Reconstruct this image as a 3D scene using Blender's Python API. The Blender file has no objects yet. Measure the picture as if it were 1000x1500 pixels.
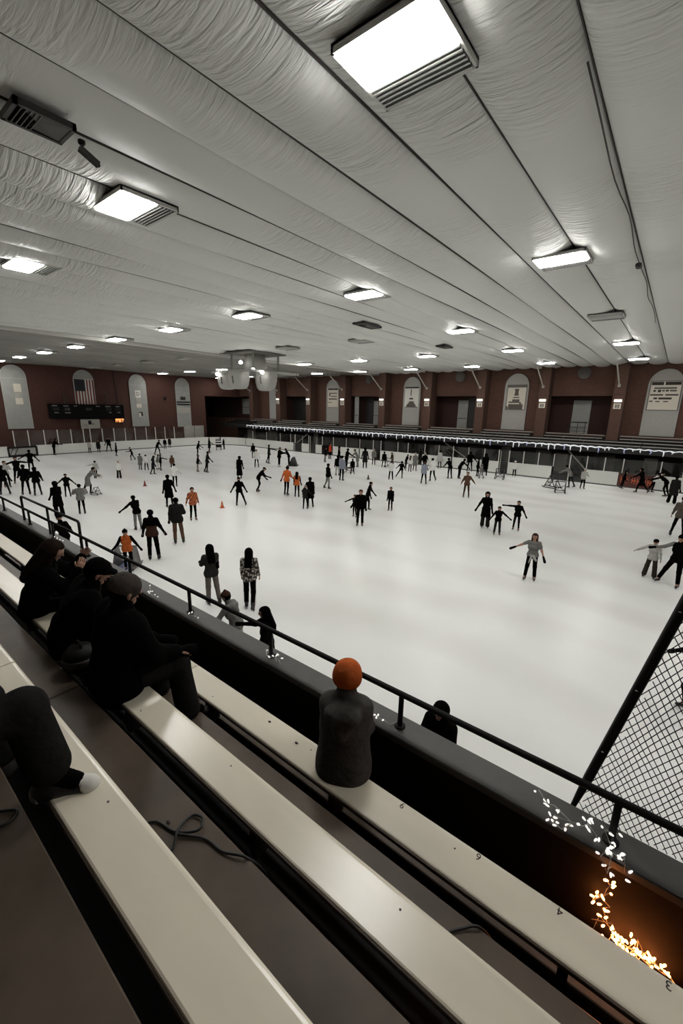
import bpy, math, random
import numpy as np
from mathutils import Matrix, Vector, Euler
random.seed(4)
SC = bpy.context.scene
COL = SC.collection
R_ = math.radians
ORD = ['first','second','third','fourth','fifth','sixth','seventh','eighth','ninth','tenth','eleventh','twelfth',
       'thirteenth','fourteenth','fifteenth','sixteenth','seventeenth','eighteenth','nineteenth','twentieth',
       'twenty-first','twenty-second','twenty-third','twenty-fourth','twenty-fifth','twenty-sixth']

# ------------------------------------------------------------------ materials
MATS = {}
def mat(name, col, rough=.6, metal=0., emit=None, var=0., vscale=8., bump=0., bscale=20., stretch=None, spec=.5):
    if name in MATS: return MATS[name]
    m = bpy.data.materials.new(name); m.use_nodes = True
    nt = m.node_tree; b = nt.nodes['Principled BSDF']
    b.inputs['Base Color'].default_value = (*col, 1)
    b.inputs['Roughness'].default_value = rough
    b.inputs['Metallic'].default_value = metal
    b.inputs['Specular IOR Level'].default_value = spec
    if emit:
        b.inputs['Emission Color'].default_value = (*emit[:3], 1)
        b.inputs['Emission Strength'].default_value = emit[3]
    if var or bump:
        tc = nt.nodes.new('ShaderNodeTexCoord'); mp = nt.nodes.new('ShaderNodeMapping')
        nt.links.new(tc.outputs['Object'], mp.inputs['Vector'])
        if stretch: mp.inputs['Scale'].default_value = stretch
    if var:
        n = nt.nodes.new('ShaderNodeTexNoise'); n.inputs['Scale'].default_value = vscale; n.inputs['Detail'].default_value = 4
        nt.links.new(mp.outputs['Vector'], n.inputs['Vector'])
        r = nt.nodes.new('ShaderNodeMapRange')
        r.inputs['From Min'].default_value = .3; r.inputs['From Max'].default_value = .7
        r.inputs['To Min'].default_value = 1 - var; r.inputs['To Max'].default_value = 1 + var
        mx = nt.nodes.new('ShaderNodeMix'); mx.data_type = 'RGBA'; mx.blend_type = 'MULTIPLY'
        mx.inputs['Factor'].default_value = 1
        mx.inputs['A'].default_value = (*col, 1)
        nt.links.new(n.outputs['Fac'], r.inputs['Value']); nt.links.new(r.outputs['Result'], mx.inputs['B'])
        nt.links.new(mx.outputs['Result'], b.inputs['Base Color'])
    if bump:
        n2 = nt.nodes.new('ShaderNodeTexNoise'); n2.inputs['Scale'].default_value = bscale; n2.inputs['Detail'].default_value = 3
        nt.links.new(mp.outputs['Vector'], n2.inputs['Vector'])
        bp = nt.nodes.new('ShaderNodeBump'); bp.inputs['Strength'].default_value = bump; bp.inputs['Distance'].default_value = .05
        nt.links.new(n2.outputs['Fac'], bp.inputs['Height']); nt.links.new(bp.outputs['Normal'], b.inputs['Normal'])
    MATS[name] = m
    return m

def brick(name, c1, c2, mortar, axis):
    m = mat(name, c1, .85)
    nt = m.node_tree; b = nt.nodes['Principled BSDF']
    tc = nt.nodes.new('ShaderNodeTexCoord'); mp = nt.nodes.new('ShaderNodeMapping')
    mp.inputs['Rotation'].default_value = (R_(90), 0, 0) if axis == 'x' else (R_(90), 0, R_(90))
    mp.vector_type = 'TEXTURE'
    br = nt.nodes.new('ShaderNodeTexBrick'); br.inputs['Scale'].default_value = 2.2
    br.inputs['Color1'].default_value = (*c1, 1); br.inputs['Color2'].default_value = (*c2, 1)
    br.inputs['Mortar'].default_value = (*mortar, 1); br.inputs['Mortar Size'].default_value = .012
    nt.links.new(tc.outputs['Object'], mp.inputs['Vector']); nt.links.new(mp.outputs['Vector'], br.inputs['Vector'])
    nt.links.new(br.outputs['Color'], b.inputs['Base Color'])
    return m

def glass_mat():
    m = bpy.data.materials.new('clear_glass'); m.use_nodes = True
    nt = m.node_tree; nt.nodes.clear()
    o = nt.nodes.new('ShaderNodeOutputMaterial'); t = nt.nodes.new('ShaderNodeBsdfTransparent'); g = nt.nodes.new('ShaderNodeBsdfGlossy')
    t.inputs['Color'].default_value = (.9, .92, .91, 1); g.inputs['Roughness'].default_value = .08
    mx = nt.nodes.new('ShaderNodeMixShader'); mx.inputs['Fac'].default_value = .04
    nt.links.new(t.outputs[0], mx.inputs[1]); nt.links.new(g.outputs[0], mx.inputs[2]); nt.links.new(mx.outputs[0], o.inputs['Surface'])
    return m
GLASS = glass_mat()

BRX = brick('red_brick_long', (.098,.042,.027), (.076,.033,.021), (.078,.042,.029), 'x')
BRY = brick('red_brick_end', (.070,.023,.015), (.055,.019,.012), (.056,.025,.017), 'y')
DARKBR = mat('dark_brick', (.025,.011,.008), .9, var=.2)
CONC = mat('dark_concrete', (.03,.028,.025), .8, var=.2)
BLACKP = mat('black_paint', (.004,.004,.0035), .6, spec=.25)
VOID = mat('void_shade', (.006,.005,.005), .95)  # near black painted in as the shade of hollows
BENCH = mat('bench_cream_paint', (.70,.635,.515), .27, var=.07, vscale=3.5, bump=.03, bscale=6, stretch=(.3,1,1))
BENCHE = mat('bench_brown_lip', (.09,.065,.05), .45)
FOOT = mat('footboard_brown_paint', (.088,.066,.049), .42, var=.3, vscale=2.2, bump=.05, bscale=9, spec=.2)
STANDW = mat('far_bench_grey', (.34,.32,.29), .5, var=.1)
STANDD = mat('far_stand_dark', (.012,.011,.010), .9, spec=.2)
WHITEB = mat('board_white', (.70,.70,.66), .4, var=.04)
GREYP = mat('panel_grey', (.30,.30,.28), .6, var=.06, vscale=2)
PALEP = mat('panel_pale', (.37,.35,.31), .6, var=.06, vscale=2)
WPOST = mat('post_white', (.62,.60,.55), .5)
POSTER = mat('poster_cream', (.62,.57,.48), .7)
INK = mat('ink_dark', (.03,.024,.02), .8)
INKG = mat('ink_grey', (.13,.12,.11), .8)
FRAMEW = mat('frame_white', (.60,.60,.57), .5)
STEELG = mat('galvanised_grey', (.34,.34,.32), .45, .3)
LAMP = mat('lamp_lens', (.9,.9,.88), .5, emit=(1,.99,.955,53.))
LAMPOFF = mat('lamp_lens_unlit', (.42,.42,.40), .5)
LOUV = mat('louvre_grey', (.42,.42,.40), .4, .2)
LOUVD = mat('louvre_gap', (.03,.03,.03), .7)
METALD = mat('dark_metal', (.03,.029,.027), .5, .3)

# ------------------------------------------------------------------ mesh helpers
class MB:
    def __init__(s): s.v = []; s.f = []; s.mi = []; s.m = 0; s.mats = []
    def use(s, i): s.m = i; return s
    def add(s, vs, fs):
        o = len(s.v); s.v += [tuple(p) for p in vs]
        for f in fs: s.f.append([o+i for i in f]); s.mi.append(s.m)
        return s
    def box(s, a, b):
        x0,y0,z0 = a; x1,y1,z1 = b
        return s.add([(x0,y0,z0),(x1,y0,z0),(x1,y1,z0),(x0,y1,z0),(x0,y0,z1),(x1,y0,z1),(x1,y1,z1),(x0,y1,z1)],
                     [(0,3,2,1),(4,5,6,7),(0,1,5,4),(1,2,6,5),(2,3,7,6),(3,0,4,7)])
    def bbox(s, a, b, c=.01):   # box with chamfered vertical and top edges
        x0,y0,z0 = a; x1,y1,z1 = b
        def ring(z, i): return [(x0+i+c,y0+i,z),(x1-i-c,y0+i,z),(x1-i,y0+i+c,z),(x1-i,y1-i-c,z),(x1-i-c,y1-i,z),(x0+i+c,y1-i,z),(x0+i,y1-i-c,z),(x0+i,y0+i+c,z)]
        rs = [ring(z0,c), ring(z0+c,0), ring(z1-c,0), ring(z1,c)]
        return s.loft(rs)
    def loft(s, rings, cap=True, close=True):
        n = len(rings[0]); vs = [p for r in rings for p in r]; fs = []
        for k in range(len(rings)-1):
            for i in range(n if close else n-1):
                j = (i+1) % n
                fs.append((k*n+i, k*n+j, (k+1)*n+j, (k+1)*n+i))
        if cap: fs.append(tuple(range(n))[::-1]); fs.append(tuple((len(rings)-1)*n+i for i in range(n)))
        return s.add(vs, fs)
    def tube(s, pts, r, n=8, cap=True):
        pts = [Vector(p) for p in pts]; rr = r if isinstance(r, (list,tuple)) else [r]*len(pts)
        rings = []; up = None
        for i,p in enumerate(pts):
            t = (pts[min(i+1,len(pts)-1)] - pts[max(i-1,0)]).normalized()
            if up is None: up = Vector((0,0,1)) if abs(t.z) < .9 else Vector((1,0,0))
            x = t.cross(up)
            if x.length < 1e-4: x = t.cross(Vector((0,1,0)))
            x.normalize(); y = x.cross(t).normalized(); up = y
            rings.append([p + rr[i]*(math.cos(2*math.pi*k/n)*x + math.sin(2*math.pi*k/n)*y) for k in range(n)])
        return s.loft(rings, cap)
    def bar(s, a, b, w, h):   # rectangular bar
        a = Vector(a); b = Vector(b); t = (b-a).normalized()
        up = Vector((0,0,1)) if abs(t.z) < .95 else Vector((0,1,0))
        x = t.cross(up).normalized()*w/2; y = x.cross(t).normalized()*h/2
        return s.loft([[p-x-y,p+x-y,p+x+y,p-x+y] for p in (a,b)])
    def lathe(s, prof, c=(0,0,0), n=20):
        rings = [[(c[0]+r*math.cos(2*math.pi*k/n), c[1]+r*math.sin(2*math.pi*k/n), c[2]+z) for k in range(n)] for r,z in prof]
        return s.loft(rings)
    def build(s, name, mats, parent=None, smooth=False):
        me = bpy.data.meshes.new(name); me.from_pydata(s.v, [], s.f)
        if not isinstance(mats, (list,tuple)): mats = [mats]
        for m in mats: me.materials.append(m)
        me.polygons.foreach_set('material_index', s.mi)
        if smooth: me.polygons.foreach_set('use_smooth', [True]*len(me.polygons))
        me.update()
        return link(name, me, parent)
def link(name, me, parent=None):
    o = bpy.data.objects.new(name, me); COL.objects.link(o)
    if parent: o.parent = parent
    return o
def tag(o, label, cat, group=None):
    o['label'] = label; o['category'] = cat
    if group: o['group'] = group
    return o
def empty(name, loc, label, cat, group=None, rz=0.):
    o = bpy.data.objects.new(name, None); COL.objects.link(o); o.location = loc; o.rotation_euler = (0,0,rz)
    o.empty_display_size = .2
    return tag(o, label, cat, group)
def struct(o): o['kind'] = 'structure'; return o
def text_mesh(s, size, name, m, parent, M, ext=.003):
    cu = bpy.data.curves.new('t', 'FONT'); cu.body = s; cu.size = size; cu.extrude = ext; cu.align_x = 'CENTER'; cu.align_y = 'CENTER'
    t = bpy.data.objects.new('t', cu); COL.objects.link(t)
    dg = bpy.context.evaluated_depsgraph_get()
    me = bpy.data.meshes.new_from_object(t.evaluated_get(dg)); bpy.data.objects.remove(t)
    me.materials.clear(); me.materials.append(m); me.transform(M)
    return link(name, me, parent)

# ------------------------------------------------------------------ signed-distance figures
def cap_(P, a, b, ra, rb=None):
    rb = ra if rb is None else rb
    a = np.asarray(a, np.float32); b = np.asarray(b, np.float32); ba = b - a; pa = P - a
    h = np.clip((pa @ ba) / max(float(ba @ ba), 1e-9), 0, 1)
    d = pa - h[...,None]*ba
    return np.sqrt((d*d).sum(-1)) - (ra + (rb-ra)*h)
def smin(a, b, k):
    h = np.clip(.5 + .5*(b-a)/k, 0, 1)
    return b + (a-b)*h - k*h*(1-h)
CORN = [(0,0,0),(1,0,0),(0,1,0),(1,1,0),(0,0,1),(1,0,1),(0,1,1),(1,1,1)]
EDG = [(0,1),(2,3),(4,5),(6,7),(0,2),(1,3),(4,6),(5,7),(0,4),(1,5),(2,6),(3,7)]
def surfnet(prims, h, k=.03, cut=None):
    lo = np.min([np.minimum(np.array(p[0])-max(p[2:4]), np.array(p[1])-max(p[2:4])) for p in prims], 0) - 2.5*h
    hi = np.max([np.maximum(np.array(p[0])+max(p[2:4]), np.array(p[1])+max(p[2:4])) for p in prims], 0) + 2.5*h
    n = np.ceil((hi-lo)/h).astype(int)+1
    G = np.stack(np.meshgrid(*[lo[i]+h*np.arange(n[i]) for i in range(3)], indexing='ij'), -1).astype(np.float32)
    D = None
    for p in prims:
        d = cap_(G, p[0], p[1], p[2], p[3])
        sg = p[4] if len(p) > 4 else 1
        D = d if D is None else (smin(D, d, k) if sg > 0 else -smin(-D, d, k*.6))
    if cut is not None: D = np.maximum(D, cut(G))
    ins = D < 0
    c = np.stack([ins[x:n[0]-1+x, y:n[1]-1+y, z:n[2]-1+z] for x,y,z in CORN], -1).sum(-1)
    act = np.argwhere((c > 0) & (c < 8))
    cd = np.stack([D[act[:,0]+x, act[:,1]+y, act[:,2]+z] for x,y,z in CORN], -1)
    acc = np.zeros((len(act),3), np.float32); cnt = np.zeros(len(act), np.float32)
    CO = np.array(CORN, np.float32)
    for a,b in EDG:
        da, db = cd[:,a], cd[:,b]; m = (da < 0) != (db < 0)
        t = np.where(m, da/np.where(m, da-db, 1), 0)
        acc += np.where(m[:,None], CO[a] + t[:,None]*(CO[b]-CO[a]), 0); cnt += m
    V = lo + h*(act + acc/cnt[:,None])
    idx = -np.ones(n-1, np.int64); idx[act[:,0],act[:,1],act[:,2]] = np.arange(len(act))
    F = []
    for ax in range(3):
        e = [0,0,0]; e[ax] = 1
        s0 = ins[:n[0]-e[0], :n[1]-e[1], :n[2]-e[2]]; s1 = ins[e[0]:, e[1]:, e[2]:]
        q = np.argwhere(s0 != s1)
        u, v = (ax+1)%3, (ax+2)%3
        ok = (q[:,u] > 0) & (q[:,v] > 0) & (q[:,u] < n[u]-1) & (q[:,v] < n[v]-1)
        q = q[ok]; fl = s0[tuple(q.T)]
        def at_(du, dv):
            w = q.copy(); w[:,u] += du; w[:,v] += dv
            return idx[w[:,0],w[:,1],w[:,2]]
        f = np.stack([at_(-1,-1), at_(0,-1), at_(0,0), at_(-1,0)], -1)
        f[~fl] = f[~fl][:, ::-1]
        F.append(f)
    return V, np.concatenate(F)
def np_mesh(name, parts, mats, parent=None):
    """parts: list of (V, F, material index); one mesh object"""
    V = []; F = []; MI = []; o = 0
    for v,f,mi in parts:
        V += [tuple(map(float,p)) for p in v]; F += [[int(i)+o for i in q] for q in f]; MI += [mi]*len(f); o += len(v)
    me = bpy.data.meshes.new(name); me.from_pydata(V, [], F)
    for m in mats: me.materials.append(m)
    me.polygons.foreach_set('material_index', MI)
    me.polygons.foreach_set('use_smooth', [True]*len(F)); me.update()
    return link(name, me, parent)

PAL = dict(black=(.0018,.0016,.0015), charcoal=(.014,.0135,.013), grey=(.16,.155,.145), lightgrey=(.40,.39,.365), white=(.72,.71,.68),
  orange=(.50,.115,.028), brown=(.10,.055,.035), darkbrown=(.045,.022,.015), tan=(.20,.17,.13), red=(.40,.05,.02), bluegrey=(.26,.28,.34),
  greybrown=(.095,.08,.066), darkwarm=(.035,.027,.022), olive=(.03,.029,.026), taupe=(.15,.128,.108), beanie_orange=(.42,.095,.025), hoodgrey=(.062,.058,.054), tannhat=(.05,.042,.036), hair_dark=(.016,.010,.008))
def cloth(c):
    if c in ('orangestripe','pattern'):
        nm = 'cloth_'+c
        if nm in MATS: return MATS[nm]
        a, b = ((.5,.12,.03),(.02,.012,.01)) if c == 'orangestripe' else ((.42,.37,.32),(.02,.015,.013))
        m = mat(nm, a, .9); nt = m.node_tree; bs = nt.nodes['Principled BSDF']
        tc = nt.nodes.new('ShaderNodeTexCoord')
        if c == 'orangestripe':
            w = nt.nodes.new('ShaderNodeTexWave'); w.inputs['Scale'].default_value = 5; w.inputs['Distortion'].default_value = 3; w.bands_direction = 'DIAGONAL'
        else:
            w = nt.nodes.new('ShaderNodeTexVoronoi'); w.inputs['Scale'].default_value = 16
        nt.links.new(tc.outputs['Object'], w.inputs['Vector'])
        r = nt.nodes.new('ShaderNodeValToRGB'); r.color_ramp.interpolation = 'CONSTANT'
        r.color_ramp.elements[0].color = (*a,1); r.color_ramp.elements[1].color = (*b,1); r.color_ramp.elements[1].position = .62 if c == 'orangestripe' else .48
        nt.links.new(w.outputs[0], r.inputs['Fac']); nt.links.new(r.outputs['Color'], bs.inputs['Base Color'])
        return m
    return mat('cloth_'+c, PAL[c], .95, var=.15, vscale=14, bump=.25, bscale=22, spec=.04)
SKIN = mat('skin', (.36,.20,.135), .6)
EYE = mat('eye_dark', (.02,.015,.012), .3)
LIP = mat('lip', (.28,.10,.08), .6)
BOOTK = mat('skate_boot_black', (.012,.011,.011), .4)
BOOTW = mat('skate_boot_white', (.6,.59,.56), .4)
BLADE = mat('skate_blade_steel', (.5,.5,.5), .25, 1.)

def dirv(p, sp, sx):
    p = R_(p); sp = R_(sp)
    return np.array((sx*math.sin(sp), math.sin(p)*math.cos(sp), -math.cos(p)*math.cos(sp)))
def rx(a):
    a = R_(a); c, s = math.cos(a), math.sin(a)
    return np.array(((1,0,0),(0,c,s),(0,-s,c)))     # leans +z towards +y
def ry(a):
    a = R_(a); c, s = math.cos(a), math.sin(a)
    return np.array(((c,0,s),(0,1,0),(-s,0,c)))
def rz_(a):
    a = R_(a); c, s = math.cos(a), math.sin(a)
    return np.array(((c,-s,0),(s,c,0),(0,0,1)))

_boot = {}
def boot_meshes(kind):
    if kind in _boot: return _boot[kind]
    if kind == 'skate':
        pr = [((0,-.015,.07),(0,-.01,-.03),.056,.05),((0,-.035,-.065),(0,.13,-.075),.043,.036)]
        V,F = surfnet(pr, .018, .05, lambda G: np.maximum(-.105-G[...,2], G[...,2]-.09))
        b = MB(); b.box((-.005,-.12,-.135),(.005,.18,-.118)); b.box((-.012,-.09,-.12),(.012,-.04,-.1)); b.box((-.012,.07,-.12),(.012,.12,-.1))
        me2 = bpy.data.meshes.new('blade'); me2.from_pydata(b.v, [], b.f); me2.materials.append(BLADE)
    else:
        pr = [((0,-.02,.0),(0,-.01,-.05),.046,.045),((0,-.04,-.07),(0,.14,-.08),.046,.036)]
        V,F = surfnet(pr, .014, .05, lambda G: np.maximum(-.11-G[...,2], G[...,2]-.01))
        me2 = None
    me = bpy.data.meshes.new(kind); me.from_pydata([tuple(map(float,p)) for p in V], [], [[int(i) for i in q] for q in F])
    me.polygons.foreach_set('use_smooth', [True]*len(F)); me.materials.append(BOOTK); me.update()
    mw = me.copy(); mw.materials[0] = BOOTW
    _boot[kind] = (me, mw, me2)
    return _boot[kind]

def hand_parts(w, d, up, side, h_=1.0, curl=25):
    """palm and five bent fingers from wrist w along d; up = back-of-hand normal; side = thumb side"""
    b = MB(); w = Vector(w); d = Vector(d).normalized(); up = Vector(up); up = (up - d*up.dot(d)).normalized(); s = d.cross(up)*side
    rings = [[w + d*t + s*(sx*ww) + up*(su*tt) for sx,su in ((-1,-.6),(-.5,-1),(.5,-1),(1,-.6),(1,.6),(.5,1),(-.5,1),(-1,.6))] for t,ww,tt in ((-.02,.026,.018),(.02,.034,.015),(.06,.04,.014),(.088,.04,.011))]
    b.loft(rings)
    for i,(o,L) in enumerate(((.030,.068),(.010,.078),(-.010,.072),(-.030,.058))):
        p = w + d*.078 + s*o; pts = [p]; a = 0
        for q in (.45,.32,.23):
            a += R_(curl); dd = d*math.cos(a) - up*math.sin(a)
            p = p + dd*L*q; pts.append(p)
        b.tube(pts, [.0095,.009,.008,.0055], 6)
    p = w + d*.025 + s*.028
    b.tube([p, p + (d*.6+s*.8)*.035, p + (d*.6+s*.8)*.035 + (d*.9+s*.2)*.03 - up*.008], [.0115,.010,.006], 6)
    return np.array(b.v), b.f

def person(x, y, h, head, sp, label, z=0., seat=None, res=None, feet='skate', group=None):
    s = h/1.75
    dist = math.hypot(x, y)
    if res is None: res = .020 if dist < 13 else (.026 if dist < 24 else .034)
    hr = min(res, .02)*.8 if dist < 13 else min(res*.75, .022)
    g = sp.get; lean = g('lean', 2); roll = g('roll', 0)
    Rt = rx(lean) @ ry(roll); Rh = rx(lean*.5) @ ry(roll*.6)
    waist = Rh @ np.array((0,0,.12)); T = lambda v: waist + Rt @ (np.array(v) - np.array((0,0,.12)))
    neck = T((0,0,.53)); hp = g('hp', lean*.55); hy = g('hy', 0)
    Hm = rz_(hy) @ rx(hp) @ ry(roll*.5)
    hc = neck + rx(lean*.7) @ np.array((0,.02,.15))
    Hd = lambda v: hc + Hm @ np.array(v)
    legs = {}; arms = {}
    for sd, sx in (('L',-1),('R',1)):
        p, a, k = g('l'+sd, (2 if sd == 'L' else -2, 3, 5))
        hip = np.array((sx*.09,0,-.02)); kn = hip + .43*dirv(p,a,sx); an = kn + .41*dirv(p-k,a*.9 if seat is None else min(a*.9,8),sx)
        legs[sd] = (hip,kn,an,p-k,sx)
        f, ab, e = g('a'+sd, (4,8,14))
        sh = T((sx*(.175-g('nar',0)),0,.465-g('nar',0)*.6)); el = sh + .28*dirv(f,ab,sx)
        ab2 = ab if e < 45 else ab*.25-12
        wd = dirv(f+e,ab2,sx); wr = el + .25*wd
        arms[sd] = (sh,el,wr,wd,sx)
    az = .135 if feet == 'skate' else .115
    zo = az - min(legs['L'][2][2], legs['R'][2][2])
    if seat is not None: zo = (seat - z)/s + .10
    O = np.array((0,0,zo))
    root = empty('person', (x,y,z), label, 'person', group, R_(head-90)); root.scale = (s,s,s)
    def tr(pr): return [(tuple(np.array(p[0])+O), tuple(np.array(p[1])+O), *p[2:]) for p in pr]
    jac = g('j'); tk = g('t'); puff = g('puffk', .022) if jac == 'puffer' else 0
    torso = [((-.07,0,-.02),(.07,0,-.02),.105,.105), (tuple(Rh@np.array((-.045,0,.10))),tuple(Rh@np.array((.045,0,.10))),.098,.098),
             (tuple(T((-.075,.01,.28))),tuple(T((.075,.01,.28))),.105,.105), (tuple(T((-.13+g('nar',0)*.8,-.005,.43))),tuple(T((.13-g('nar',0)*.8,-.005,.43))),.07,.07)]
    body = list(torso) + [(tuple(T((0,-.005,.47))),tuple(hc - Hm@np.array((0,.02,.04))),.058,.05)]
    for sd in 'LR':
        hip,kn,an,pp,sx = legs[sd]; sh,el,wr,wd,_ = arms[sd]
        body += [(tuple(hip),tuple(kn),.078,.052),(tuple(kn),tuple(an),.054,.038),(tuple(an),tuple(an+np.array((sx*.02,.08,-.06))),.036,.026),
                 (tuple(sh),tuple(el),.047,.038),(tuple(el),tuple(wr),.039,.026)]
    V,F = surfnet(tr(body), res, .05)
    headp = [(Hd((0,-.025,.025)),Hd((0,.012,.015)),.092,.088),(Hd((0,.02,-.045)),Hd((0,.042,-.085)),.056,.038),
             (Hd((0,.094,.0)),Hd((0,.108,-.03)),.010,.014),(Hd((-.092,-.012,-.005)),Hd((-.09,-.012,-.04)),.014,.010),(Hd((.092,-.012,-.005)),Hd((.09,-.012,-.04)),.014,.010),
             (Hd((-.036,.108,.012)),Hd((-.034,.108,.012)),.016,.016,-1),(Hd((.034,.108,.012)),Hd((.036,.108,.012)),.016,.016,-1)]
    V2,F2 = surfnet(tr([tuple([tuple(p[0]),tuple(p[1])])+tuple(p[2:]) for p in headp]), hr, .025)
    parts = [(V,F,0),(V2,F2,0)]
    for sxx in (-1,1):
        e = MB(); c = Hd((sxx*.035,.089,.010))+O
        e.lathe([(.004,-.0095),(.011,-.004),(.012,0),(.011,.004),(.004,.0095)], c, 8); parts.append((np.array(e.v),e.f,1))
    e = MB(); c1 = Hd((-.022,.083,-.062))+O; c2 = Hd((.022,.083,-.062))+O; c0 = Hd((0,.090,-.062))+O
    e.tube([c1,c0,c2],[.004,.008,.004],6); parts.append((np.array(e.v),e.f,2))
    for sd in 'LR':
        sh,el,wr,wd,sx = arms[sd]
        hv,hf = hand_parts(wr+O, wd, (sx*1.,.15,.1) if abs(wd[2]) > .6 else (0,0,1), 1 if sx*wd[2] < 0 else -1, curl=g('curl',22))
        parts.append((hv,hf,0))
    np_mesh('body', parts, [SKIN,EYE,LIP], root)
    # trousers
    tm = cloth(g('tc')); w = {'slim':(.085,.064,.060,.050),'straight':(.092,.072,.070,.064),'wide':(.098,.085,.09,.098)}[tk]
    pr = [((-.08,0,-.02),(.08,0,-.02),.116,.116)]
    for sd in 'LR':
        hip,kn,an,pp,sx = legs[sd]
        pr += [(tuple(hip),tuple(kn),w[0],w[1]),(tuple(kn),tuple(kn+(an-kn)*(.9 if tk != 'wide' else g('hemk',1.0))),w[2],w[3])]
    V,F = surfnet(tr(pr), res, .035); np_mesh('trousers', [(V,F,0)], [tm], root)
    if g('stripe'):
        b = MB()
        for sd in 'LR':
            hip,kn,an,pp,sx = legs[sd]
            b.tube([hip+O+np.array((sx*.09,-.0,0)), kn+O+np.array((sx*.07,0,0)), an+O+np.array((sx*.062,0,.05))], .014, 6)
        b.build('side_stripe', cloth(g('stripe')), root, True)
    # upper garment
    t = .024 + puff
    up = [(p[0],p[1],p[2]+t,p[3]+t) for p in torso]
    sl = []
    for sd in 'LR':
        sh,el,wr,wd,sx = arms[sd]
        if jac == 'tee': sl += [(tuple(sh),tuple(sh+(el-sh)*.62),.066,.062)]
        else: sl += [(tuple(sh),tuple(el),.068+puff,.056+puff),(tuple(el),tuple(el+(wr-el)*.93),.056+puff*.8,.043+puff*.4)]
    hem = []
    if jac in ('jacket','puffer','vest','tee'): hem = [((-.075,0,-.04),(-.075,0,-.07 if jac != 'tee' else -.02),.125+puff,.125+puff),((.075,0,-.04),(.075,0,-.07 if jac != 'tee' else -.02),.125+puff,.125+puff)]
    elif jac == 'coat': hem = [((-.07,0,-.05),(-.09,-.01,-.40),.13,.15),((.07,0,-.05),(.09,-.01,-.40),.13,.15)]
    elif jac == 'dress': hem = [((-.06,0,-.05),(-.08,0,-.66),.13,.17),((.06,0,-.05),(.08,0,-.66),.13,.17)]
    elif jac == 'poncho': hem = [(tuple(T((0,0,.42))),(0,0,-.16),.14,.36)]
    jm = cloth(g('jc'))
    top = up + hem + ([] if jac == 'vest' else sl)
    if jac in ('jacket','puffer','coat','vest'): top += [(tuple(T((0,-.012,.47))),tuple(neck + (hc-neck)*.28 + np.array((0,-.012,0))),.085,.078)]
    if g('fill'): top += [(tuple(T((-.055,-.01,-.08))),tuple(T((-.035,-.015,.36))),.165,.145),(tuple(T((.055,-.01,-.08))),tuple(T((.035,-.015,.36))),.165,.145),(tuple(T((-.07,-.01,.41))),tuple(T((.07,-.01,.41))),.115,.115)]
    hb = .04 if g('fill') else 0
    if g('hoodie'): top += [(tuple(T((-.07,-.11-hb,.45))),tuple(T((.07,-.11-hb,.45))),.06,.06),(tuple(T((-.05,-.12-hb,.42))),tuple(T((0,-.14-hb,.30))),.06,.03),(tuple(T((.05,-.12-hb,.42))),tuple(T((0,-.14-hb,.30))),.06,.03)]
    zc = zo + {'coat':-.45,'dress':-.74,'poncho':-.28}.get(jac, -.155 if jac != 'tee' else -.06)
    cut = (lambda G: zc - G[...,2]) if seat is None else None
    V,F = surfnet(tr(top), res, .045, cut)
    np_mesh({'coat':'coat','dress':'robe','vest':'vest','tee':'shirt','poncho':'poncho'}.get(jac,'jacket'), [(V,F,0)], [jm], root)
    if jac == 'vest':
        V,F = surfnet(tr(sl), res, .03); np_mesh('sleeves', [(V,F,0)], [cloth(g('under','black'))], root)
    if g('patch'):
        V,F = surfnet(tr([(p[0],p[1],p[2]+.03,p[3]+.03) for p in torso[:3]] + [(q[0],q[1],q[2]+.006,q[3]+.006) for q in hem]), res, .04, lambda G: np.maximum(zo-.12-G[...,2], G[...,2]-(zo+.27)))
        np_mesh('jacket_panel', [(V,F,0)], [cloth(g('patch'))], root)
    if g('sash'):
        b = MB(); ring = [O + np.array((.155*math.cos(a), .125*math.sin(a), .015*math.sin(3*a))) for a in np.linspace(0, 2*math.pi, 17)]
        b.tube(ring, .035, 8); b.tube([O+np.array((.02,.12,0)), O+np.array((.05,.16,-.15)), O+np.array((.09,.14,-.3))], [.03,.03,.02], 8)
        b.tube([O+np.array((-.02,.12,0)), O+np.array((-.1,.13,-.12)), O+np.array((-.15,.1,-.2))], [.04,.05,.03], 8)
        b.build('tied_jacket', cloth(g('sash')), root, True)
    if g('bag'):
        V,F = surfnet(tr([(tuple(T((.15,-.06,.24))),tuple(T((.17,-.05,.12))),.06,.06)]), .02, .02); np_mesh('shoulder_bag', [(V,F,0)], [cloth(g('bag'))], root)
    if not g('mitten') and feet == 'skate' and g('jc') in ('black','charcoal','olive','orange') and jac != 'tee': sp = dict(sp, mitten='black'); g = sp.get
    if g('mitten'):
        for sd in 'LR':
            sh,el,wr,wd,sx = arms[sd]
            V,F = surfnet(tr([(tuple(wr-wd*.03),tuple(wr+wd*.16),.038,.05)]), .018, .02); np_mesh('glove', [(V,F,0)], [cloth(g('mitten'))], root)
    # hair or headwear
    hk = g('h'); hm = cloth(g('hc')); iv = Hm.T
    _b = (hc+O).astype(np.float32)
    def loc(G): return (G - (hc+O).astype(np.float32)) @ Hm.astype(np.float32)
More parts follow.
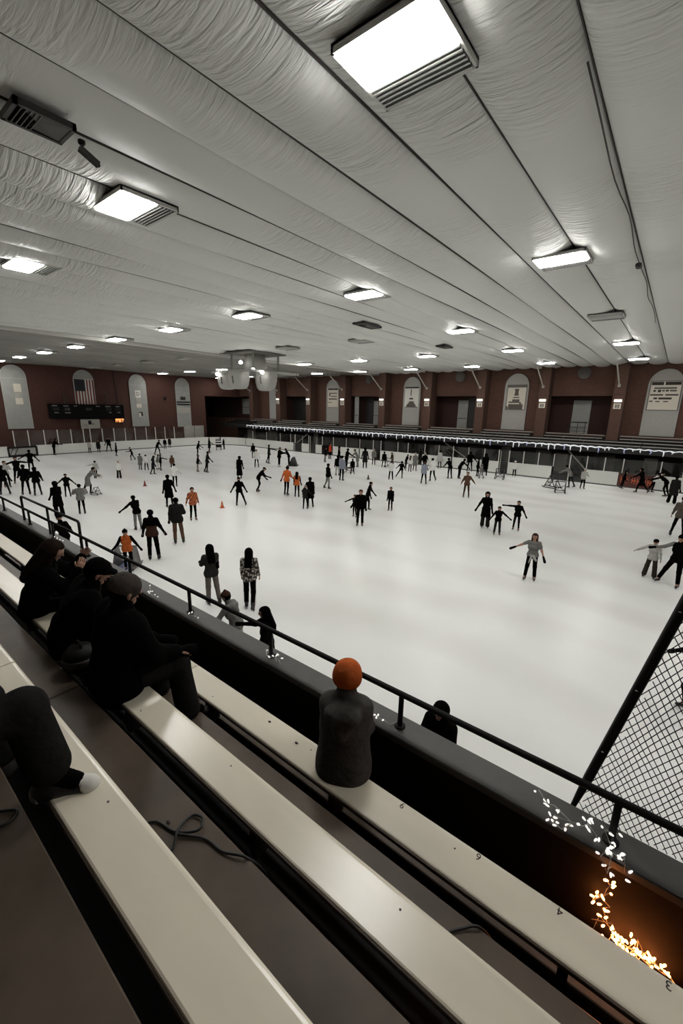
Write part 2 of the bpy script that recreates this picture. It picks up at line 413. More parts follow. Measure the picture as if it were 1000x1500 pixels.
    if hk in ('short','long','hood'):
        r = {'short':.107,'long':.110,'hood':.126}[hk]; yy = {'short':.035,'long':.04,'hood':.055}[hk]
        pr = [(Hd((0,-.026,.03)),Hd((0,.0,.028)),r,r-.004)]
        if hk == 'long': pr += [(Hd((-.03,-.06,.0)),T((-.05,-.15,.33)),.075,.06),(Hd((.03,-.06,.0)),T((.05,-.15,.33)),.075,.06),(Hd((-.075,.0,.0)),T((-.085,-.02,.42)),.04,.035),(Hd((.075,.0,.0)),T((.085,-.02,.42)),.04,.035)]
        if hk == 'hood': pr += [(Hd((0,-.03,-.03)),T((0,-.04,.46)),.10,.11)]
        zb = {'short':-.06,'long':-.6,'hood':-.6}[hk]
        def cut2(G):
            q = loc(G); return np.maximum(np.minimum(q[...,1]-yy, .062-q[...,2]), zb-q[...,2])
    elif hk == 'turban':
        pr = [(Hd((0,-.02,.025)),Hd((0,.0,.02)),.110,.106),(Hd((-.03,-.03,-.01)),Hd((.03,-.03,-.01)),.082,.082)]
        def cut2(G):
            q = loc(G); return np.maximum(np.minimum(q[...,1]-.06, .03-q[...,2]), -.085-q[...,2])
    else:
        pr = [(Hd((0,-.02,.035)),Hd((0,.005,.03)),.108,.102)]
        if hk == 'cap': pr += [(Hd((-.03,.08,.035)),Hd((-.03,.15,.025)),.028,.02),(Hd((.03,.08,.035)),Hd((.03,.15,.025)),.028,.02)]
        if hk == 'beanie' and not g('back'): pr += [(Hd((0,-.02,.13)),Hd((0,-.02,.15)),.05,.03)]
        def cut2(G):
            q = loc(G); return .012-q[...,2] if hk == 'cap' else np.maximum(.03-q[...,2]-.0, -1) if True else 0
        if g('back'): cut2 = lambda G: -.045-loc(G)[...,2]
    V,F = surfnet(tr([(tuple(p[0]),tuple(p[1]),*p[2:]) for p in pr]), hr, .025, cut2)
    np_mesh({'short':'hair','long':'hair','hood':'hood','turban':'knit_hat','cap':'cap','beanie':'beanie'}[hk], [(V,F,0)], [hm], root)
    if hk in ('cap','beanie') and dist < 13:
        pr = [(Hd((0,-.028,.01)),Hd((0,-.01,.0)),.100,.094)]
        def cut3(G):
            q = loc(G); return np.maximum(q[...,1]-.02, -.085-q[...,2])
        V,F = surfnet(tr([(tuple(p[0]),tuple(p[1]),*p[2:]) for p in pr]), hr, .025, cut3); np_mesh('hair', [(V,F,0)], [cloth('black')], root)
    if feet == 'shoe':
        for sd in 'LR':
            hip,kn,an,pp,sx = legs[sd]; td = rz_(-sx*g('toe', 8)) @ np.array((0,1.,0))
            V,F = surfnet(tr([(tuple(an+(kn-an)*.45),tuple(an),.050,.047),(tuple(an),tuple(an+td*.10+np.array((0,0,-.055))),.046,.042)]), .014, .03); np_mesh('sock', [(V,F,0)], [cloth('black')], root)
    # footwear
    me, mw, bl = boot_meshes(feet); lowest = min(legs['L'][2][2], legs['R'][2][2])
    for sd in 'LR':
        hip,kn,an,pp,sx = legs[sd]
        lift = an[2] - lowest
        o = link('skate' if feet == 'skate' else 'shoe', mw if g('skate') == 'white' else me, root)
        o.location = tuple(an+O)
        o.rotation_euler = Euler((R_(pp*.8) if (lift > .05 and seat is None) else 0, 0, R_(-sx*g('toe', 8))), 'XYZ')
        if g('footk'): o.scale = (g('footk'),)*3
        if bl: link('blade', bl, o)
    return root
# ------------------------------------------------------------------ camera
CAM = bpy.data.cameras.new('camera'); cam = bpy.data.objects.new('camera', CAM); COL.objects.link(cam)
CAM.sensor_fit = 'VERTICAL'; CAM.sensor_height = 36; CAM.sensor_width = 24; CAM.lens = 610.5/1500*36; CAM.clip_end = 300; CAM.clip_start = .05
pitch, yaw, rol = R_(14.091), R_(38.18), R_(1.077)
Fw = Vector((-math.sin(yaw)*math.cos(pitch), math.cos(yaw)*math.cos(pitch), -math.sin(pitch)))
Rg = Vector((math.cos(yaw), math.sin(yaw), 0)); Up = Rg.cross(Fw)
Rr = math.cos(rol)*Rg + math.sin(rol)*Up; Uu = -math.sin(rol)*Rg + math.cos(rol)*Up
M = Matrix((Rr, Uu, -Fw)).transposed().to_4x4(); M.translation = (0,0,5.5); cam.matrix_world = M
SC.camera = cam

# ------------------------------------------------------------------ setting
ZC = 9.25; XL, XR, YN, YF = -54.0, 10.5, -4.2, 42.6
b = MB(); b.box((-63,YN,-.4),(XR,45,-.06)); struct(b.build('floor', CONC))

def ice_material():
    m = mat('ice', (.80,.80,.775), .30, spec=.3); nt = m.node_tree; bs = nt.nodes['Principled BSDF']
    tc = nt.nodes.new('ShaderNodeTexCoord')
    n1 = nt.nodes.new('ShaderNodeTexNoise'); n1.inputs['Scale'].default_value = .16; n1.inputs['Detail'].default_value = 5
    n2 = nt.nodes.new('ShaderNodeTexWave'); n2.wave_type = 'RINGS'; n2.inputs['Scale'].default_value = .12; n2.inputs['Distortion'].default_value = 9; n2.inputs['Detail'].default_value = 3; n2.inputs['Detail Scale'].default_value = .4
    nt.links.new(tc.outputs['Object'], n1.inputs['Vector']); nt.links.new(tc.outputs['Object'], n2.inputs['Vector'])
    ad = nt.nodes.new('ShaderNodeMath'); ad.operation = 'MULTIPLY_ADD'; ad.inputs[1].default_value = .18
    nt.links.new(n2.outputs['Fac'], ad.inputs[0]); nt.links.new(n1.outputs['Fac'], ad.inputs[2])
    r = nt.nodes.new('ShaderNodeValToRGB'); r.color_ramp.elements[0].position = .35; r.color_ramp.elements[0].color = (.71,.70,.665,1)
    r.color_ramp.elements[1].position = .62; r.color_ramp.elements[1].color = (.82,.82,.80,1)
    nt.links.new(ad.outputs[0], r.inputs['Fac']); nt.links.new(r.outputs['Color'], bs.inputs['Base Color'])
    n3 = nt.nodes.new('ShaderNodeTexNoise'); n3.inputs['Scale'].default_value = 2.5; n3.inputs['Detail'].default_value = 6
    nt.links.new(tc.outputs['Object'], n3.inputs['Vector'])
    bp = nt.nodes.new('ShaderNodeBump'); bp.inputs['Strength'].default_value = .06; bp.inputs['Distance'].default_value = .03
    nt.links.new(n3.outputs['Fac'], bp.inputs['Height']); nt.links.new(bp.outputs['Normal'], bs.inputs['Normal'])
    return m
# rink outline with rounded corners
def rink_pts(x0, x1, y0, y1, r, n=10):
    P = []
    for cx, cy, a0 in ((x1-r,y1-r,0),(x0+r,y1-r,90),(x0+r,y0+r,180),(x1-r,y0+r,270)):
        P += [(cx+r*math.cos(R_(a0+90*k/n)), cy+r*math.sin(R_(a0+90*k/n))) for k in range(n+1)]
    return P
IX0, IX1, IY0, IY1, IR = -52.2, 9.2, 4.35, 37.8, 5.2
ice = MB(); P = rink_pts(IX0-.05, IX1, IY0, IY1+.05, IR)
ice.loft([[(x,y,-.05) for x,y in P],[(x,y,0) for x,y in P]])
o = ice.build('ice_sheet', ice_material()); tag(o, 'smooth white ice of the skating rink that all the skaters stand on', 'ice')

# ceiling of sagging insulation sheets between roof seams
def ceiling_material():
    m = mat('ceiling_sheet', (.78,.785,.755), .5, spec=.35); nt = m.node_tree; bs = nt.nodes['Principled BSDF']
    tc = nt.nodes.new('ShaderNodeTexCoord')
    mp = nt.nodes.new('ShaderNodeMapping'); mp.inputs['Scale'].default_value = (1.0, 9.0, 1); mp.inputs['Rotation'].default_value = (0,0,R_(14))
    nt.links.new(tc.outputs['Object'], mp.inputs['Vector'])
    n = nt.nodes.new('ShaderNodeTexNoise'); n.inputs['Scale'].default_value = 1.3; n.inputs['Detail'].default_value = 3; n.inputs['Distortion'].default_value = .8
    nt.links.new(mp.outputs['Vector'], n.inputs['Vector'])
    # wrinkles are strong only in patches
    k = nt.nodes.new('ShaderNodeTexNoise'); k.inputs['Scale'].default_value = .22; nt.links.new(tc.outputs['Object'], k.inputs['Vector'])
    rg = nt.nodes.new('ShaderNodeMapRange'); rg.inputs['From Min'].default_value = .40; rg.inputs['From Max'].default_value = .58
    nt.links.new(k.outputs['Fac'], rg.inputs['Value'])
    ml = nt.nodes.new('ShaderNodeMath'); ml.operation = 'MULTIPLY'
    nt.links.new(n.outputs['Fac'], ml.inputs[0]); nt.links.new(rg.outputs['Result'], ml.inputs[1])
    bp = nt.nodes.new('ShaderNodeBump'); bp.inputs['Strength'].default_value = .95; bp.inputs['Distance'].default_value = .085
    nt.links.new(ml.outputs[0], bp.inputs['Height']); nt.links.new(bp.outputs['Normal'], bs.inputs['Normal'])
    return m
SP = 1.256; X0S = -1.46
b = MB(); xs = []
k0 = math.floor((-63-X0S)/SP); k1 = math.ceil((XR-X0S)/SP)
for k in range(k0, k1):
    for u in (0,.012,.05,.14,.28,.5,.72,.86,.95,.988): xs.append((X0S+(k+u)*SP, u, k))
ys = [YN + (YF+2-YN)*j/60 for j in range(61)]
rr = random.Random(2); amp = {k: .16+.05*rr.random() for k in range(k0-1, k1+1)}
rows = []
for y in ys:
    rows.append([(x, y, ZC + .19 - amp[k]*(1+.25*math.sin(y*.35+k*1.7))*(math.sin(math.pi*u)**.48 if u > 0 else 0)) for x,u,k in xs])
n = len(xs); vs = [p for r in rows for p in r]
fs = [(j*n+i, (j+1)*n+i, (j+1)*n+i+1, j*n+i+1) for j in range(60) for i in range(n-1)]
XB = -28.4
def part_of(keep):
    c = MB(); ids = {}
    for f in fs:
        if keep(vs[f[0]][0]):
            c.f.append([ids.setdefault(i, len(ids)) for i in f]); c.mi.append(0)
    inv = sorted(ids, key=ids.get); c.v = [vs[i] for i in inv]; return c
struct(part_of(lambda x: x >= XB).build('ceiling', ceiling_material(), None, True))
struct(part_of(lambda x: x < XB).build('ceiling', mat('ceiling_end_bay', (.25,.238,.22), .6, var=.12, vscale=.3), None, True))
b = MB(); b.bbox((XB-.12,YN,ZC-.12),(XB+.12,YF,ZC+.1),.02); struct(b.build('trim_12', mat('beam_pale', (.62,.61,.57), .6)))
b = MB(); b.box((-63,YN,ZC+.26),(XR,45,ZC+.45)); struct(b.build('ceiling_deck', METALD))['label'] = 'roof deck above the sheets'
# dark roof seam joints; the wider far strips paint in crease shade
b = MB()
for k in range(k0, k1):
    bw = .006 if X0S+k*SP > -8 else .02
    b.box((X0S+k*SP-bw, YN, ZC+.13),(X0S+k*SP+bw, YF, ZC+.2))
struct(b.build('trim_1', mat('seam_joint_shade', (.07,.06,.052), .8)))

# walls
b = MB(); b.box((XL-.4,YN,0),(XL,36.4,ZC+.2)); b.box((XL-.4,36.4,6.75),(XL,YF,ZC+.2)); struct(b.build('wall_left', BRY))
COLX = [-4.2-5.7*k for k in range(9)]
b = MB(); REC = [(COLX[1],COLX[0]),(COLX[3],COLX[2]),(COLX[5],COLX[4]),(COLX[7],COLX[6]),(-63.,COLX[8])]
edges = [XR] + [e for r in REC for e in (r[1],r[0])]
for i in range(0, len(edges)-1, 2):
    b.box((edges[i+1], YF, 0),(edges[i], YF+.3, ZC+.2))
for r in REC: b.box((r[0], YF, 6.85),(r[1], YF+.3, ZC+.2)); b.box((r[0], YF, 0),(r[1], YF+.3, 3.55))
struct(b.build('wall_back', BRX))
b = MB()
for r in REC:
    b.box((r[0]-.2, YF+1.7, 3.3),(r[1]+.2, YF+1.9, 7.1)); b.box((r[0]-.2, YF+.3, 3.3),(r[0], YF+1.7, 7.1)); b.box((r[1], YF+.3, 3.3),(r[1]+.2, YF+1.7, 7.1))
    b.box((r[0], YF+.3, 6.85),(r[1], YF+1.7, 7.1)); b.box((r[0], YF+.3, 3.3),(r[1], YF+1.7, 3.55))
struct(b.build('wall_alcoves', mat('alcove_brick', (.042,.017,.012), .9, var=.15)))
b = MB(); b.box((-63.2,YN,0),(-63,45,ZC+.2)); struct(b.build('wall_far_left', DARKBR))
b = MB(); b.box((XR,YN,0),(XR+.3,45,ZC+.2)); struct(b.build('wall_right', BRY))
b = MB(); b.box((-63,YN-.3,0),(XR,YN,ZC+.2)); struct(b.build('wall_front', BRX))

# alcove doors (pale leaves at the back of each alcove)
for i,(x0,x1,z0,z1,dy) in enumerate([(-7.9,-6.45,3.56,6.5,1.66),(-19.0,-17.9,3.56,6.45,1.66),(-30.0,-28.9,3.56,6.35,1.66),(-41.2,-40.1,3.56,6.55,1.66),(-31.95,-31.3,3.56,6.8,.32),(-55.4,-53.6,4.2,6.55,1.66)]):
    b = MB(); b.bbox((x0,YF+dy-.06,z0),(x1,YF+dy,z1),.015)
    d = struct(b.build('door_%d'%(i+1), GREYP))
    b = MB(); b.bbox((x0+.08,YF+dy-.13,z0+1.0),(x1-.08,YF+dy-.09,z0+1.06),.008)
    for q in (x0+.14,x1-.18): b.box((q,YF+dy-.1,z0+1.01),(q+.04,YF+dy-.05,z0+1.05))
    b.build('push_bar', METALD, d)
# shutter panels inside the alcoves
for i,(x0,x1) in enumerate([(-17.8,-15.75),(-43.9,-41.4),(-31.2,-30.1)]):
    e = MB(); e.box((x0,YF+1.6,3.56),(x1,YF+1.69,6.7))
    for k in range(14): e.box((x0,YF+1.57,3.6+k*.22),(x1,YF+1.6,3.62+k*.22))
    tag(e.build('roller_shutter', METALD), 'dark roller shutter in the '+['second','fourth','third'][i]+' alcove of the long brick wall', 'shutter')
# stair rail in front of the first alcove door
o = empty('guard_rail', (-7.2,YF+.9,3.55), 'small black pipe rail before the pale door of the nearest alcove', 'railing')
e = MB()
for z in (.25,.62,1.0): e.tube([(-.9,0,z),(.75,0,z)], .025, 6)
e.build('rails', METALD, o)
for q in (-.7,0,.6): MB().tube([(q,0,0),(q,0,1.02)], .028, 6).build('post', METALD, o)

# brick columns with brace, exit sign
for k,x in enumerate(COLX):
    b = MB(); b.box((x-.42,41.35,2.95),(x+.42,YF+.02,ZC+.1)); b.box((x-.47,41.3,6.9),(x+.47,YF+.02,7.05))
    struct(b.build('trim_%d'%(k+2), mat('column_brick', (.078,.038,.025), .85, var=.12, vscale=6)))
    lab = 'at the %s brick column from the nearer end' % ORD[k]
    e = MB(); e.tube([(x-.25,39.2,ZC-.16),(x-.1,41.0,7.75),(x-.1,41.3,7.6)], .055, 8); e.box((x-.2,41.25,7.5),(x,41.36,7.72))
    tag(e.build('brace_pipe', mat('pipe_cream', (.42,.40,.36), .5)), 'pale slanting ceiling pipe ' + lab, 'pipe')
    if k < 8:
        r = empty('exit_lamp', (x,41.33,6.2), 'white twin lamp and notice ' + lab, 'emergency light')
        e = MB(); e.bbox((-.28,-.12,.12),(.28,0,.34),.03); e.build('lamp_box', mat('exit_white', (.7,.68,.62), .5, emit=(1,.97,.88,.9)), r)
        e = MB(); e.bbox((-.26,-.05,-.42),(.26,0,.02),.01); n_ = e.build('notice', POSTER, r)
        e = MB(); e.box((-.14,-.062,-.34),(-.02,-.051,-.06)); e.box((.03,-.062,-.34),(.15,-.051,-.06)); e.build('notice_mark', INKG, n_)

# arched panels
def arch(name, c, w, z0, z1, axis, label, m=GREYP):
    r = w/2; zc = z1 - r*1.05; pts = [(-r,z0),(r,z0)] + [(r*math.cos(R_(a)), zc+r*1.05*math.sin(R_(a))) for a in range(0,181,15)]
    o = empty(name, c, label, 'arched panel'); b = MB()
    if axis == 'x': b.loft([[(u,-.09,z) for u,z in pts],[(u,-.022,z) for u,z in pts]])
    else: b.loft([[(.022,u,z) for u,z in pts],[(.09,u,z) for u,z in pts]])
    b.build('panel', m, o)
    fr = MB(); inner = [(u*1.0,z) for u,z in pts]
    P3 = [((u,-.09,z) if axis == 'x' else (.09,u,z)) for u,z in inner[2:]] 
    P3 = [((r,-.09,z0) if axis == 'x' else (.09,r,z0))] + P3 + [((-r,-.09,z0) if axis == 'x' else (.09,-r,z0))]
    fr.tube(P3, .045, 6); fr.build('surround', mat('surround_grey', (.38,.37,.345), .6), o)
    sb = MB(); zz = zc-.15
    if axis == 'x': sb.box((-r+.03,-.11,zz-.03),(r-.03,-.07,zz+.03))
    else: sb.box((.07,-r+.03,zz-.03),(.11,r-.03,zz+.03))
    sb.build('cross_bar', mat('surround_grey', (.38,.37,.345), .6), o)
    return o
A = [(-1.32,2.2,'long line text notice'),(-12.6,2.1,'tall tower drawing'),(-23.8,2.05,'tall letter I'),(-35.2,2.0,'short text lines'),(-46.1,1.9,'no poster')]
AO = [arch('arched_panel', (x,YF,0), w, 3.7, 8.85, 'x', 'grey arched panel on the long brick wall holding '+d if d != 'no poster' else 'grey arched panel behind the hanging white ceiling unit', mat('arch_grey_%d'%i, (.34,.33,.30) if i < 4 else (.36,.36,.345), .6, var=.05)) for i,(x,w,d) in enumerate(A)]
def slab(axis, parts, name, m, parent, d0, d1):
    b = MB()
    for u0,z0,u1,z1 in parts:
        if axis == 'x': b.box((u0,-d1,z0),(u1,-d0,z1))
        else: b.box((d0,u0,z0),(d1,u1,z1))
    return b.build(name, m, parent)
# notices on the long wall
p = empty('banner', (-1.30,YF-.1,0), 'cream framed banner with rows of dark lettering on the nearest arched panel', 'banner')
slab('x', [(-.98,5.75,.98,7.95)], 'sheet', POSTER, p, .0, .02); slab('x', [(-1.02,5.71,1.02,5.77),(-1.02,7.93,1.02,7.99),(-1.02,5.71,-.96,7.99),(.96,5.71,1.02,7.99)], 'frame', INKG, p, .0, .035)
slab('x', [(-.93,7.66,-.16,7.9),(-.06,7.66,.93,7.9)], 'heading', INK, p, .02, .026)
slab('x', [(-.72,7.36,.70,7.50)], 'faint_row', INKG, p, .02, .026)
slab('x', [(-.76,7.16,-.58,7.29),(-.46,7.12,-.26,7.31),(-.20,7.18,-.02,7.28),(.04,7.17,.22,7.30),(.30,7.18,.72,7.28)], 'lettering_row', INK, p, .02, .026)
slab('x', [(-.92,6.86,-.08,6.97),(.06,6.86,.88,6.97)], 'lettering_row', INK, p, .02, .026)
slab('x', [(-.66,6.58,-.42,6.72),(-.34,6.57,.50,6.72)], 'lettering_row', INK, p, .02, .026)
slab('x', [(-.90,6.38,-.68,6.47),(-.50,6.37,-.22,6.45),(0,6.37,.32,6.45)], 'lettering_row', INK, p, .02, .026)
p = empty('banner', (-12.55,YF-.1,0), 'framed banner with a dark stepped tower drawing on the second arched panel', 'banner')
slab('x', [(-.86,5.6,.86,7.85)], 'sheet', POSTER, p, 0, .02); slab('x', [(-.9,7.62,.9,7.88),(-.9,5.56,-.84,7.88),(.84,5.56,.9,7.88),(-.9,5.56,.9,5.62)], 'frame', INKG, p, 0, .035)
slab('x', [(-.2,7.38,.2,7.5),(-.16,7.05,.16,7.38),(-.2,6.88,.2,7.05),(-.28,6.66,.28,6.76),(-.34,6.34,.32,6.54),(-.66,6.2,.34,6.34),(-.84,5.62,-.7,5.9),(-.66,5.62,.66,6.1),(.34,6.1,.5,6.28)], 'drawing', mat('drawing_grey', (.10,.085,.07), .8), p, .02, .028)
p = empty('banner', (-23.8,YF-.1,0), 'pale banner with a large dark letter I on the third arched panel', 'banner')
slab('x', [(-.86,5.6,.86,7.75)], 'sheet', mat('poster_white', (.66,.64,.58), .7), p, 0, .02); slab('x', [(-.84,7.68,.84,7.84)], 'top_rail', INK, p, 0, .04)
text_mesh('I', 1.02, 'letter', INK, p, Matrix.Translation((-.08,-.025,7.2)) @ Matrix.Rotation(R_(90),4,'X'))
slab('x', [(-.26,6.5,.2,6.66)], 'lettering_row', INK, p, .02, .028)
b = MB(); b.lathe([(.02,-.01),(.62,-.012),(.62,0),(.02,0)], (0,0,0), 20)
slab('x', [(-.6,5.7,.56,5.95),(-.46,5.95,.42,6.12),(-.3,6.12,.3,6.3),(-.8,5.62,.82,5.72)], 'drawing', mat('drawing_grey', (.10,.085,.07), .8), p, .02, .028)
p = empty('banner', (-35.15,YF-.1,0), 'pale banner with short rows of grey lettering on the fourth arched panel', 'banner')
slab('x', [(-.84,5.4,.84,7.7)], 'sheet', POSTER, p, 0, .02); slab('x', [(-.78,7.62,.78,7.8)], 'top_rail', INK, p, 0, .04)
slab('x', [(-.62,7.15,.68,7.28),(-.62,6.85,-.4,7.28),(-.3,6.78,.62,6.9),(-.66,6.42,.68,6.6)], 'lettering_row', INKG, p, .02, .028); slab('x', [(-.8,6.05,-.2,6.13),(-.85,5.42,.8,5.5)], 'lettering_row', INKG, p, .02, .028)
# round fans under the roof
for i,(x,r) in enumerate([(-7.1,.5),(-18.3,.5),(-29.6,.45),(-52.,.4)]):
    o = empty('round_fan', (x,YF-.02,8.75), 'round grey fan housing high on the brick above the %s alcove' % ORD[[0,1,2,4][i]], 'fan')
    e = MB(); n = 20; e.loft([[(r*q*math.cos(2*math.pi*k/n), yy, r*q*math.sin(2*math.pi*k/n)) for k in range(n)] for q,yy in ((1,0),(1,-.2),(.9,-.24))]); e.build('housing', mat('fan_grey', (.13,.115,.1), .7), o)
    e = MB()
    for k in range(5): e.tube([(r*.17*(k+1)*math.cos(2*math.pi*q/18), -.255, r*.17*(k+1)*math.sin(2*math.pi*q/18)) for q in range(19)], .012, 5)
    e.build('grille', METALD, o)

# ---------------- end wall (scoreboard side)
EX = XL
AL = [(14.05,2.15,2.72,9.05,'pale framed notice, farthest from the long wall'),(20.6,2.1,5.2,9.05,'flag'),(26.75,2.1,2.68,8.98,'letter D notice'),(32.9,2.05,2.5,8.92,'dark double bar')]
ALO = [arch('arched_panel', (EX,y,0), w, z0, z1, 'y', {0:'grey arched panel with a pale notice on the end wall',1:'grey arched panel behind the hanging striped flag',2:'grey arched panel with a letter D notice on the end wall',3:'grey arched panel with two dark bars beside the pale garage door'}[i]) for i,(y,w,z0,z1,d) in enumerate(AL)]
p = empty('notice', (EX+.1,14.25,0), 'pale three band notice on the arched panel left of the scoreboard', 'notice')
slab('y', [(-.32,6.45,.32,7.25)], 'upper_sheet', POSTER, p, 0, .02); slab('y', [(-.30,5.85,.30,6.43)], 'middle_band', PALEP, p, 0, .02); slab('y', [(-.32,5.2,.32,5.83)], 'lower_sheet', POSTER, p, 0, .02)
p = empty('notice', (EX+.1,26.7,0), 'tall white notice with a dark letter D over a pale band', 'notice')
slab('y', [(-.34,6.2,.34,7.1)], 'upper_sheet', mat('poster_white', (.66,.64,.58), .7), p, 0, .02); slab('y', [(-.33,5.0,.33,6.18)], 'lower_sheet', PALEP, p, 0, .02); slab('y', [(-.33,5.0,.33,5.45)], 'foot_band', POSTER, p, .02, .025)
text_mesh('D', .62, 'letter', INK, p, Matrix.Translation((.025,0,6.65)) @ Matrix.Rotation(R_(90),4,'Z') @ Matrix.Rotation(R_(90),4,'X'))
p = empty('notice', (EX+.1,26.85,0), 'small square notice with a dark mark below the letter D notice', 'notice')
slab('y', [(-.3,3.8,.3,4.55)], 'sheet', PALEP, p, 0, .02); slab('y', [(-.22,4.35,.26,4.48),(.02,3.95,.26,4.35)], 'mark', INK, p, .02, .026); slab('y', [(-.2,3.9,.0,4.3)], 'pale_mark', POSTER, p, .02, .026)
p = empty('bar_bracket', (EX+.1,32.9,0), 'two dark horizontal bars and small plate across the arched panel by the garage door', 'bracket')
slab('y', [(-1.0,5.72,1.0,5.88),(-1.0,5.42,1.0,5.56)], 'bars', BLACKP, p, 0, .08); slab('y', [(-.35,6.1,.35,6.5)], 'plate', INK, p, 0, .03)
slab('y', [(-.95,4.35,.95,5.1)], 'pale_band', PALEP, p, 0, .02)
# flag
o = empty('flag', (EX+.14,20.6,0), 'striped flag hung lengthwise above the black scoreboard', 'flag')
FW = mat('flag_white', (.55,.53,.49), .9); FRd = mat('flag_red', (.16,.035,.025), .9); FB = mat('flag_blue', (.014,.014,.018), .9)
for i in range(13):
    u0 = -.98 + i*.151; b = MB()
    z1 = 8.05; zb = 5.1
    if i < 7: z1 = 6.75
    nseg = 8; rings = []
    for q in range(nseg+1):
        zz = z1 + (zb-z1)*q/nseg; wv = .02*math.sin(zz*3+i*.4)
        rings.append([(wv,u0,zz),(wv,u0+.151,zz),(wv+.012,u0+.151,zz),(wv+.012,u0,zz)])
    b.loft(rings); b.build('stripe', FW if i % 2 else FRd, o)
b = MB(); b.box((-.02,-.98,6.75),(.035,-.98+.151*7,8.05)); cn = b.build('canton', FB, o)
b = MB()
for q in range(6):
    for w in range(5): b.lathe([(.001,-.03),(.028,0),(.001,.03)], (.042,-.88+q*.17,6.9+w*.25), 5)
b.build('stars', mat('flag_star', (.12,.12,.13), .9), cn)
b = MB(); b.tube([(.03,-1.05,8.08),(.03,1.05,8.08)], .03, 6); b.build('rod', WPOST, o)
# scoreboard
o = empty('scoreboard', (EX+.55,20.55,4.5), 'long black scoreboard hung on the end wall below the flag', 'scoreboard')
b = MB(); b.bbox((-.2,-3.95,-.75),(.2,3.95,.82),.04); b.build('casing', mat('scoreboard_black', (.004,.004,.004), .9, spec=.1), o)
for yy,zz,w in [(-3.4,.62,.5),(-2.3,.6,.5),(-1.35,.6,.35),(1.0,.6,.45),(2.1,.6,.6),(3.2,.6,.45),(-3.3,-.12,.4),(-2.2,-.12,.55),(2.3,-.1,.3),(3.3,-.1,.35)]:
    b = MB(); b.box((.2,yy-w/2,zz-.06),(.225,yy+w/2,zz+.06)); b.build('caption', mat('scoreboard_caption', (.10,.10,.095), .7), o)
for yy in (-3.3,-2.2,2.2,3.2,0.):
    b = MB()
    for q in (-.16,.16): b.box((.2,yy+q-.12,.12),(.215,yy+q+.12,.42))
    b.build('digit_window', mat('digit_window', (.016,.015,.014), .25), o)
for yy in (-2.3,2.1):
    b = MB(); b.bar((0,yy,.8),(0,yy,1.9),.12,.08); b.bar((-.5,yy,1.7),(0,yy,1.7),.08,.08); b.build('hanger', METALD, o)
b = MB(); b.tube([(EX+.06,24.0,9.2),(EX+.06,24.1,7),(EX+.06,24.2,5.2)], .04, 6); tag(b.build('conduit', METALD), 'thin black conduit running down the brick to the scoreboard end', 'conduit')
# lit sign
o = empty('lit_sign', (EX+.2,24.05,3.45), 'small glowing orange sign under the scoreboard end', 'sign')
b = MB(); b.bbox((-.1,-.55,-.27),(.06,.55,.27),.02); b.build('casing', BLACKP, o)
b = MB(); rr = random.Random(7)
for q in range(5):
    u = -.46+q*.2
    b.box((.06,u,-.2),(.075,u+.05,.2)); b.box((.06,u,rr.choice((-.2,.0,.14))),(.075,u+.15,rr.choice((.2,.19,.2)))); 
b.build('glowing_marks', mat('orange_lit', (.8,.3,.1), .5, emit=(1,.36,.12,1.6)), o)
# backboard
o = empty('backboard', (EX+.35,20.65,3.15), 'pale grey rectangular board with dark bracket under the scoreboard', 'backboard')
b = MB(); b.bbox((-.04,-1.0,-.58),(.04,1.05,.5),.02); b.build('board', PALEP, o)
b = MB(); b.box((.04,-.2,-.1),(.12,.1,.32)); b.tube([(.12,-.05,.0),(.4,-.05,-.02)], .04, 6); b.tube([(.4+.22*math.cos(a)+.2, -.05+.22*math.sin(a), -.02) for a in [2*math.pi*k/14 for k in range(15)]], .018, 5); b.build('bracket', BLACKP, o)
b = MB(); b.bar((-.32,-.5,0),(0,-.5,0),.08,.08); b.bar((-.32,.5,0),(0,.5,0),.08,.08); b.build('arms', METALD, o)
b = MB(); b.bbox((EX,30.1,6.05),(EX+.3,30.35,6.4),.03); tag(b.build('speaker', BLACKP), 'small black box speaker on the brick between two arched panels', 'speaker')
# garage doors
for i,y0 in enumerate((32.7,34.3)):
    o = empty('garage_door', (EX+.025,y0,0), ['pale panel door at the end wall, nearer the arched panel','pale panel door at the end wall, nearer the long wall'][i], 'door')
    b = MB(); b.bbox((0,.03,.0),(.12,1.55,2.6),.02); b.build('leaf', PALEP, o)
    b = MB()
    for q in range(4): b.box((.12,.1,.12+q*.62),(.14,1.48,.16+q*.62))
    b.build('ribs', GREYP, o)
ORD += ['twenty-seventh','twenty-eighth','twenty-ninth','thirtieth','thirty-first','thirty-second']
# ------------------------------------------------------------------ dasher boards and glass
KICK = mat('kick_strip', (.05,.048,.045), .6)
def board(pts, label, group=None, panel=WHITEB, ad=False):
    """pts: plan polyline with the ice on its left side"""
    o = empty('dasher_board', (*pts[0],0), label, 'rink board', group)
    P = [Vector((p[0]-pts[0][0], p[1]-pts[0][1], 0)) for p in pts]
    nr = []
    for i in range(len(P)):
        t = (P[min(i+1,len(P)-1)]-P[max(i-1,0)]).normalized(); nr.append(Vector((t.y,-t.x,0)))
    def strip(z0,z1,d0,d1):
        b = MB(); rings = [[p+n*d0+Vector((0,0,z0)), p+n*d1+Vector((0,0,z0)), p+n*d1+Vector((0,0,z1)), p+n*d0+Vector((0,0,z1))] for p,n in zip(P,nr)]
        return b.loft(rings)
    strip(0,1.03,0,.12).build('panel', panel, o)
    strip(1.03,1.08,-.02,.15).build('cap_rail', panel if not ad else KICK, o)
    strip(0,.09,-.02,0).build('kick_strip', KICK, o)
    return o
def seg_end(y0, y1, k):
    board([(IX0,y1),(IX0,y0)], 'white rink board section below the end wall, %s from the near corner' % ORD[k])
